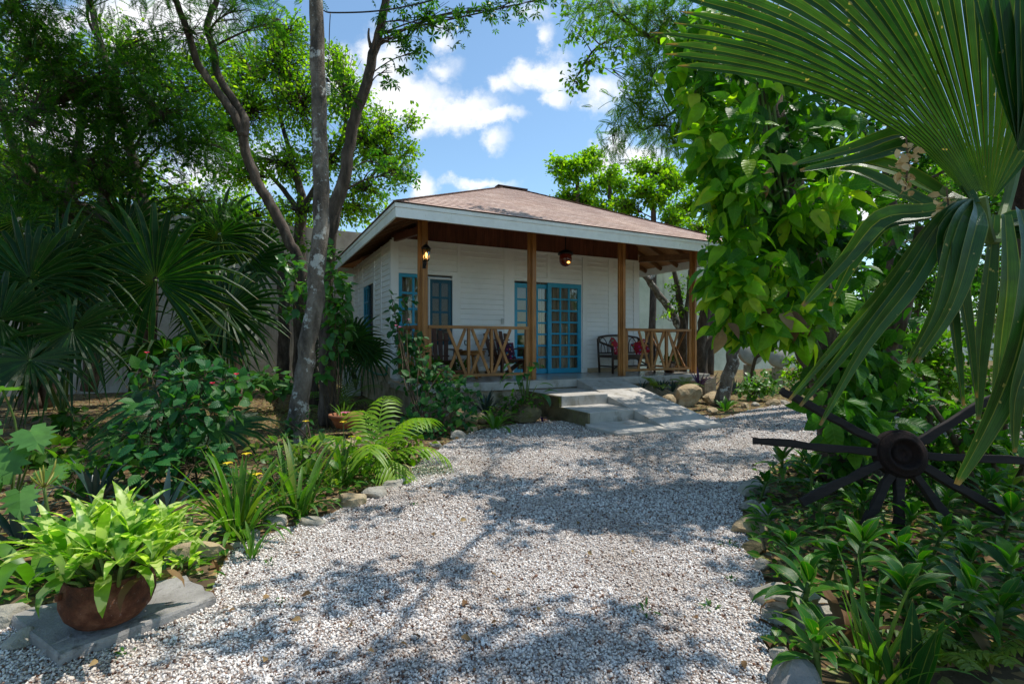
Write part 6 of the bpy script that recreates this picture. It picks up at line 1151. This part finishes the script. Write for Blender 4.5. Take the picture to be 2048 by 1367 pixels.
# ------------------------------------------------------------------ porch furniture and fittings
def hthing(name, label, cat, a, b, z, rz=0, group=None): return thing(name, label, cat, W(a, b, z), group, RZ + rz)
def plank_chair(label, a, b, rz):
    t = hthing('plank_chair', label, 'chair', a, b, ZF, rz, 'mahogany plank chairs on the porch')
    for s in (-1, 1):
        obj('leg', MB().box(s * .27 - .02, s * .27 + .02, -.30, -.22, .001, .56), M_chair, t, bevel=.004); obj('rear_leg', MB().beam((s * .25, -.2, .34), (s * .25, .42, .05), .03, .09), M_chair, t, bevel=.004)
        obj('armrest', MB().box(s * .33 - .07, s * .33 + .07, -.36, .36, .561, .585).beam((s * .34, -.30, .56), (s * .34, -.26, .36), .06, .03), M_chair, t, bevel=.006)
    sb = MB()
    for k in range(5): sb.beam((-.25, -.26 + k * .10, .37 - k * .022), (.25, -.26 + k * .10, .37 - k * .022), .085, .02)
    obj('seat', sb, M_chair, t, bevel=.003)
    bk = MB()
    for k in range(5): u = k - 2; bk.beam((u * .095, .20, .28), (u * .125, .46, 1.0 - .05 * abs(u)), .085, .018, (0, 1, .3))
    bk.beam((-.27, .27, .44), (.27, .27, .44), .05, .03).beam((-.3, .38, .76), (.3, .38, .76), .05, .03); obj('backrest', bk, M_chair, t, bevel=.003); return t
plank_chair('mahogany plank chair with tall slatted back by the blue door', 2.0, .75, .1); plank_chair('mahogany plank chair behind the flower pots under the window', .55, .8, -.15)
def pillow(name, label, a, b, z, s, rot, mat):
    mb = MB(); n = 11
    for sg in (1, -1):
        o = len(mb.v)
        for i in range(n):
            for j in range(n):
                u, v = 2 * i / (n - 1) - 1, 2 * j / (n - 1) - 1; h = .26 * s * ((1 - u * u) * (1 - v * v)) ** .5; k = 1 - .07 * (1 - abs(u * v)); mb.v.append((u * s * k * .5 * 1, sg * h * .9, v * s * k * .5))
        for i in range(n - 1):
            for j in range(n - 1): q = o + i * n + j; mb.f.append((q, q + n, q + n + 1, q + 1) if sg < 0 else (q, q + 1, q + n + 1, q + n))
    o = obj(name, mb, mat, None, True); o.location = W(a, b, z); o.rotation_euler = (rot[0], rot[1], RZ + rot[2]); tag(o, label, 'cushion'); return o
pillow('cushion', 'dark floral cushion on the mahogany plank chair by the door', 1.99, .72, ZF + .52, .40, (-.35, 0, .1), M_cushd)
# round table with two glasses
t = hthing('side_table', 'small round carved wooden table between the two plank chairs', 'table', 1.27, .85, ZF)
obj('tabletop', MB().lathe([(0, .52), (.28, .52), (.29, .535), (.28, .55), (0, .55)], 32), M_wood, t, True)
obj('apron', MB().lathe([(.25, .46), (.262, .46), (.262, .519), (.25, .519)], 32), M_woodx, t, True)
for k in range(3): a_ = k * 2.09 + .5; obj('leg', MB().tube(smooth_path([(.05 * math.cos(a_), .05 * math.sin(a_), .459), (.12 * math.cos(a_), .12 * math.sin(a_), .28), (.2 * math.cos(a_), .2 * math.sin(a_), .10), (.27 * math.cos(a_), .27 * math.sin(a_), .012)], 4), [.03] * 13, 8), M_woodx, t, True)
for i, (dx, lab) in enumerate(((-.12, 'left clear wine glass on the round table'), (.12, 'right clear wine glass on the round table'))):
    g = obj('wine_glass', MB().lathe([(0, .001), (.035, .002), (.006, .01), (.005, .09), (.03, .115), (.042, .15), (.036, .20), (.034, .20), (.039, .15), (.027, .118), (0, .1)], 20), M_glass, None, True); g.location = W(1.27 + dx, .85, ZF + .551); tag(g, lab, 'wine glass', 'wine glasses on the round table')
# rattan settee
t = hthing('rattan_settee', 'dark rattan settee with looped back beside the right railing', 'settee', 5.25, .92, ZF)
for s in (-1, 1):
    obj('leg', MB().tube([(s * .62, -.28, .001), (s * .62, -.28, .62)], .028, 10), M_rattan, t, True); obj('leg', MB().tube([(s * .6, .24, .001), (s * .62, .28, .8)], .026, 10), M_rattan, t, True)
    obj('armrest', MB().tube(smooth_path([(s * .62, -.30, .60), (s * .66, -.1, .66), (s * .67, .12, .72), (s * .58, .30, .83)], 5), .026, 8), M_rattan, t, True)
    obj('brace', MB().tube([(s * .6, -.26, .10), (s * .1, -.24, .33)], .018, 6).tube([(s * .6, -.26, .16), (s * .6, .24, .16)], .018, 6), M_rattan, t, True)
obj('seat', MB().box(-.62, .62, -.30, .26, .36, .42).box(-.63, .63, -.335, -.301, .32, .43), M_rattan, t, bevel=.015)
bk = MB().tube(smooth_path([(-.58, .30, .83), (-.3, .33, .87), (0, .34, .88), (.3, .33, .87), (.58, .30, .83)], 4), .024, 8).tube([(-.6, .28, .46), (.6, .28, .46)], .018, 6).tube([(-.6, -.28, .17), (.6, -.28, .17)], .018, 6)
for k in range(4):
    c = -.45 + k * .3; bk.tube(smooth_path([(c - .13, .29, .46), (c - .11, .31, .70), (c, .32, .82), (c + .11, .31, .70), (c + .13, .29, .46)], 5), .011, 6); bk.tube(smooth_path([(c - .06, .29, .46), (c - .05, .31, .60), (c, .32, .68), (c + .05, .31, .60), (c + .06, .29, .46)], 4), .009, 6)
obj('backrest', bk, M_rattan, t, True)
pillow('cushion', 'red embroidered cushion at the left end of the rattan settee', 4.86, .86, ZF + .60, .38, (-.3, .5, .45), M_cush); pillow('cushion', 'red embroidered cushion at the right end of the rattan settee', 5.66, .88, ZF + .58, .36, (-.3, -.4, -.45), M_cush)
def flower_pot(label, a, b, r, h, mat, plab, pm, fl=None, seed=0, s=.22):
    t = hthing('planter', label, 'planter', a, b, ZF); obj('pot_body', MB().lathe([(0, .002), (r * .72, .002), (r * .95, h * .8), (r * 1.06, h * .82), (r * 1.06, h), (r * .9, h), (r * .88, h * .85), (0, h * .84)], 24), mat, t, True)
    base = W(a, b, ZF + h * .84); rr = np.random.default_rng(seed); pt = thing('potted_plant', plab, 'plant', base); n = 120; q = rdir(n, rr); q[:, 2] = np.abs(q[:, 2]); pos = q * rr.uniform(.4, 1, (n, 1)) * np.array([s, s * .8, s * 1.1]); dr = q + rr.normal(size=(n, 3)) * .4
    mesh_from('leaves', [leaf_arrays(TO, pos, dr, rr.normal(size=(n, 3)) * .4 + np.array([0, 0, 1]), .07 * rr.uniform(.6, 1.3, n))], pm, pt)
    sm = MB()
    for k in range(0, n, 8): sm.tube([(0, 0, 0), pos[k] * .6 + np.array([0, 0, .03]), pos[k]], .003, 4)
    obj('stem', sm, M_stem, pt)
    if fl:
        for k in range(7):
            f = MB(); d = Vector(pos[k * 9]) * 1.05
            for i in range(5): f.blade(arch_path(i * 1.257, .6, .03, 1, 5, d), [.003, .01, .012, .008, .001], (0, 0, 1), .2)
            obj('flower', f, fl, pt)
flower_pot('brown terracotta pot behind the left railing', .35, .35, .15, .24, M_terra, 'bushy pink flowering plant in the brown pot behind the left railing', ML['mid'], M_pink, 1)
flower_pot('second terracotta pot behind the left railing, nearer the table', .78, .32, .13, .2, M_terra, 'feathery green plant in the second pot behind the left railing', ML['dark'], None, 2)
flower_pot('dark brown square edged planter behind the right railing', 6.12, .42, .15, .26, M_rattan, 'leafy plant in the dark planter behind the right railing', ML['dark'], M_pink, 3, .2)
# lantern on the first post
lt = hthing('wall_lantern', 'lit black coach lantern fixed to the left porch post', 'lantern', .0, -.10, 2.62)
obj('back_plate', MB().box(-.03, .03, .0, .016, -.09, .09), M_black, lt, bevel=.004); obj('bracket', MB().tube(smooth_path([(0, 0, -.03), (0, -.05, -.06), (0, -.10, -.03), (0, -.10, .02)], 4), .009, 8), M_black, lt, True)
obj('base', MB().lathe([(0, .0), (.045, .005), (.05, .02), (.0, .03)], 6, (0, -.10, .02)), M_black, lt)
fr = MB()
for k in range(6): a_ = k * PI / 3; fr.beam((.048 * math.cos(a_), -.10 + .048 * math.sin(a_), .04), (.075 * math.cos(a_), -.10 + .075 * math.sin(a_), .23), .007, .007)
obj('cage', fr, M_black, lt); obj('glass', MB().lathe([(.046, .04), (.072, .23)], 6, (0, -.10, 0)), M_glass, lt)
obj('cap', MB().lathe([(.09, .228), (.088, .24), (.05, .28), (.03, .30), (.012, .31), (.008, .345), (0, .35)], 6, (0, -.10, 0)), M_black, lt); obj('bulb', MB().lathe([(0, .07), (.014, .08), (.022, .12), (.02, .15), (0, .175)], 12, (0, -.10, 0)), M_warm, lt, True)
# ceiling lamp under the eave
cx_ = wall_a(1131, .2); lz = 3.06; lp = hthing('porch_ceiling_lamp', 'round dark lamp with a red glass globe under the porch roof', 'lamp', cx_, .2, lz)
obj('canopy', MB().lathe([(0, .08), (.08, .08), (.15, .04), (.16, .0), (.15, -.01), (.10, .02), (0, .03)], 28), M_black, lp, True); obj('stem', MB().tube([(0, 0, .08), (0, 0, .80)], .012, 8), M_black, lp); obj('globe', MB().lathe([(.115, -.005), (.13, -.08), (.125, -.15), (.10, -.20), (.06, -.235), (0, -.25)], 24), M_red_g, lp, True)
obj('bulb', MB().lathe([(0, -.20), (.03, -.19), (.035, -.17), (0, -.14)], 12, (0, -.105, 0)), M_amber, lp, True)
o = obj('light_switch', MB().box(-.035, .035, -.012, .0, -.06, .06).box(-.018, .018, -.017, -.0121, -.025, .025), M_plast); o.location = W(2.2, B1 - .031, 1.72); o.rotation_euler[2] = RZ; tag(o, 'small grey light switch on the white wall left of the door', 'switch')
hs = hthing('hose_coil', 'black coiled hose hanging on the pale green wall', 'hose', 9.6, WB - .03, 3.15); hm = MB(); pts = [(math.cos(k * .35) * (.30 + .02 * math.sin(k)), -.02 - .006 * (k % 7), math.sin(k * .35) * (.42 + .02 * math.cos(k * 1.3))) for k in range(72)]; hm.tube(pts, .016, 6); obj('hose', hm, M_cable, hs, True); obj('hook', MB().box(-.02, .02, -.10, .03, .40, .44), M_black, hs)
pp = hthing('green_pipe', 'green hose pipe running along the side footing to the cottage corner', 'pipe', AL - .06, B1, .62); pm_ = MB().tube(smooth_path([(0, 3.6, .12), (0, 2.4, .03), (0, 1.2, -.03), (0, .35, -.01), (0, .18, .05), (.0, .16, .2)], 5), .02, 8); obj('pipe', pm_, M_hose, pp, True)
ub = thing('meter_box', 'grey plastic utility box standing by the left footing', 'box', W(-.55, 3.9, 0), None, RZ); obj('casing', MB().box(-.2, .2, -.14, .14, 0, .62), M_plast, ub, bevel=.02); obj('lid', MB().box(-.215, .215, -.155, .155, .621, .66), M_plast, ub, bevel=.01)
# overhead cable with a bulb
cbm = thing('overhead_cable', 'black cable strung from the lichen trunk across the sky', 'cable', A(660, 25, 6.4)); obj('cable', MB().tube(rel(smooth_path([tuple(p) for p in P((6.4, 5.2), (648, 22), (664, 26), (740, 24), (810, 14), (880, -6), (1000, -70))], 5), A(660, 25, 6.4)), .009, 6), M_cable, cbm, True); obj('drop_wire', MB().tube(rel(smooth_path([tuple(p) for p in P(6.38, (661, 25), (659, 60), (658, 110), (656, 155))], 3), A(660, 25, 6.4)), .006, 5), M_cable, cbm, True)
bb = A(656, 158, 6.38); lb_ = thing('cfl_bulb', 'white spiral bulb hanging from the cable beside the lichen trunk', 'bulb', bb); obj('socket', MB().lathe([(0, .0), (.02, .0), (.024, -.05), (.0, -.055)], 14), M_black, lb_, True); obj('ballast', MB().lathe([(0, -.055), (.024, -.056), (.03, -.085), (0, -.09)], 14), M_lampw, lb_, True)
obj('spiral_tube', MB().tube([(math.cos(k * .55) * (.028 - .00025 * k), math.sin(k * .55) * (.028 - .00025 * k), -.09 - k * .0022) for k in range(50)], .008, 6), M_lampw, lb_, True)
# stone discs and urn in the right garden
for i, (x, y, Y, r, lab, tl) in enumerate(((1500, 702, 14.2, .40, 'large grey millstone disc leaning in the right garden', .25), (1557, 715, 14.6, .30, 'smaller stone disc right of the large millstone', -.1))):
    o = obj('millstone', MB().lathe([(0, .06), (r * .96, .06), (r, .045), (r, -.045), (r * .96, -.06), (0, -.06)], 40), M_conc, None, True); o.location = A(x, y, Y); o.rotation_euler = (R(78), 0, tl); tag(o, lab, 'millstone')
    b_ = obj('millstone_block', MB().box(-.12, .12, -.1, .1, 0, max(.05, A(x, y, Y).z - r * .95)), M_rock, None, bevel=.02); b_.location = Vector((A(x, y, Y).x, Y + .06, 0)); tag(b_, ('grey stone block under the large millstone', 'grey stone block under the smaller stone disc')[i], 'block')
for i, (x, Y, lab) in enumerate(((1392, 0, ''),)): pass

# ------------------------------------------------------------------ daylight, sky and camera
SUN_EL, SUN_AZ = R(66), math.atan2(.90, .40)          # azimuth measured from +Y towards +X
w = D.worlds.new('World'); SC.world = w; w.use_nodes = True; nt = w.node_tree; bg = nt.nodes['Background']
sky = N(nt, 'ShaderNodeTexSky'); sky.sky_type = 'NISHITA'; sky.sun_disc = False; sky.sun_elevation = SUN_EL; sky.sun_rotation = SUN_AZ
sky.air_density = 1.0; sky.dust_density = .5; sky.ozone_density = 1.5
tc = N(nt, 'ShaderNodeTexCoord'); sx = N(nt, 'ShaderNodeSeparateXYZ'); L(nt, tc.outputs['Generated'], sx.inputs[0])
def mth(op, a, b=None):
    m = N(nt, 'ShaderNodeMath', operation=op)
    for i, v in enumerate((a, b)):
        if v is None: continue
        if hasattr(v, 'is_linked'): L(nt, v, m.inputs[i])
        else: m.inputs[i].default_value = v
    return m.outputs[0]
yy = mth('MAXIMUM', sx.outputs[1], .05); uu = mth('DIVIDE', sx.outputs[0], yy); vv = mth('DIVIDE', sx.outputs[2], yy)
cb = N(nt, 'ShaderNodeCombineXYZ'); L(nt, uu, cb.inputs[0]); L(nt, vv, cb.inputs[1])
n1 = noise(nt, cb.outputs[0], 9, 6, .62); n2 = noise(nt, cb.outputs[0], 30, 4, .6)
wv = N(nt, 'ShaderNodeVectorMath', operation='MULTIPLY_ADD'); L(nt, n1.outputs['Color'], wv.inputs[0]); wv.inputs[1].default_value = (.12, .12, 0); L(nt, cb.outputs[0], wv.inputs[2])
acc = None
for (x, y, rx, ry, s) in ((800, 195, 120, 62, 1.1), (905, 218, 110, 42, 1.0), (985, 238, 70, 22, .9), (770, 130, 60, 70, .8), (1085, 148, 75, 36, .95), (1112, 188, 45, 34, .75), (1010, 178, 40, 26, .6), (880, 135, 45, 32, .65), (990, 282, 34, 24, .62), (846, 372, 34, 34, 1.0), (960, 360, 75, 18, .75), (1265, 310, 75, 50, 1.1), (1090, 82, 26, 22, .6), (890, 80, 30, 26, .5), (1040, 30, 60, 26, .5),
                          (300, 50, 190, 85, 1.2), (120, 250, 220, 120, .9), (420, 330, 160, 80, .8), (100, 60, 130, 60, .8), (1750, 420, 120, 70, .8), (1210, 180, 60, 40, .6), (680, 160, 50, 60, .9)):
    d = N(nt, 'ShaderNodeVectorMath', operation='SUBTRACT'); L(nt, wv.outputs[0], d.inputs[0]); d.inputs[1].default_value = ((x - CX) / F + .06, (CY - y) / F + .06, 0)
    m = N(nt, 'ShaderNodeVectorMath', operation='MULTIPLY'); L(nt, d.outputs[0], m.inputs[0]); m.inputs[1].default_value = (F / rx * .8, F / ry * .8, 0)
    l = N(nt, 'ShaderNodeVectorMath', operation='LENGTH'); L(nt, m.outputs[0], l.inputs[0])
    v = mth('MULTIPLY', mth('SUBTRACT', 1.0, l.outputs['Value']), s); acc = v if acc is None else mth('MAXIMUM', acc, v)
acc = mth('MAXIMUM', acc, -0.45)
dens = mth('ADD', acc, mth('MULTIPLY', mth('SUBTRACT', n1.outputs['Fac'], .5), 1.5)); dens = mth('ADD', dens, mth('MULTIPLY', mth('SUBTRACT', n2.outputs['Fac'], .5), .45))
cm = N(nt, 'ShaderNodeMapRange'); cm.interpolation_type = 'SMOOTHSTEP'; cm.inputs[1].default_value = .0; cm.inputs[2].default_value = .75; L(nt, dens, cm.inputs[0])
fwd = mth('GREATER_THAN', sx.outputs[1], .06); cf = mth('MULTIPLY', mth('MULTIPLY', cm.outputs[0], fwd), .95)
tint = mixc(nt, 1.0, sky.outputs[0], (1.2, 1.37, 1.35), 'MULTIPLY')
L(nt, mixc(nt, cf, tint, (7.6, 7.7, 7.8)), bg.inputs['Color']); bg.inputs['Strength'].default_value = .15
sd = D.lights.new('sun', 'SUN'); sd.energy = 5.0; sd.angle = R(.55); sd.color = (1, .955, .88); so = D.objects.new('sun', sd); COL.objects.link(so)
tosun = Vector((math.sin(SUN_AZ) * math.cos(SUN_EL), math.cos(SUN_AZ) * math.cos(SUN_EL), math.sin(SUN_EL)))
so.rotation_euler = (-tosun).to_track_quat('-Z', 'Y').to_euler(); so.location = (6, 7, 14)
cam = D.cameras.new('camera'); cam.lens = F / 2048 * 36; cam.sensor_width = 36; cam.clip_end = 1200; cam.clip_start = .05
co = D.objects.new('camera', cam); COL.objects.link(co); co.location = (0, 0, CH); co.rotation_euler = (R(90), 0, 0); SC.camera = co
SC.view_settings.view_transform = 'Standard'; SC.view_settings.look = 'None'; SC.view_settings.exposure = 0; SC.view_settings.gamma = 1
SC.render.engine = 'CYCLES'; SC.cycles.max_bounces = 8; SC.cycles.diffuse_bounces = 5; SC.cycles.glossy_bounces = 3; SC.cycles.transmission_bounces = 4; SC.cycles.transparent_max_bounces = 12
SC.cycles.use_denoising = True; SC.cycles.use_adaptive_sampling = True
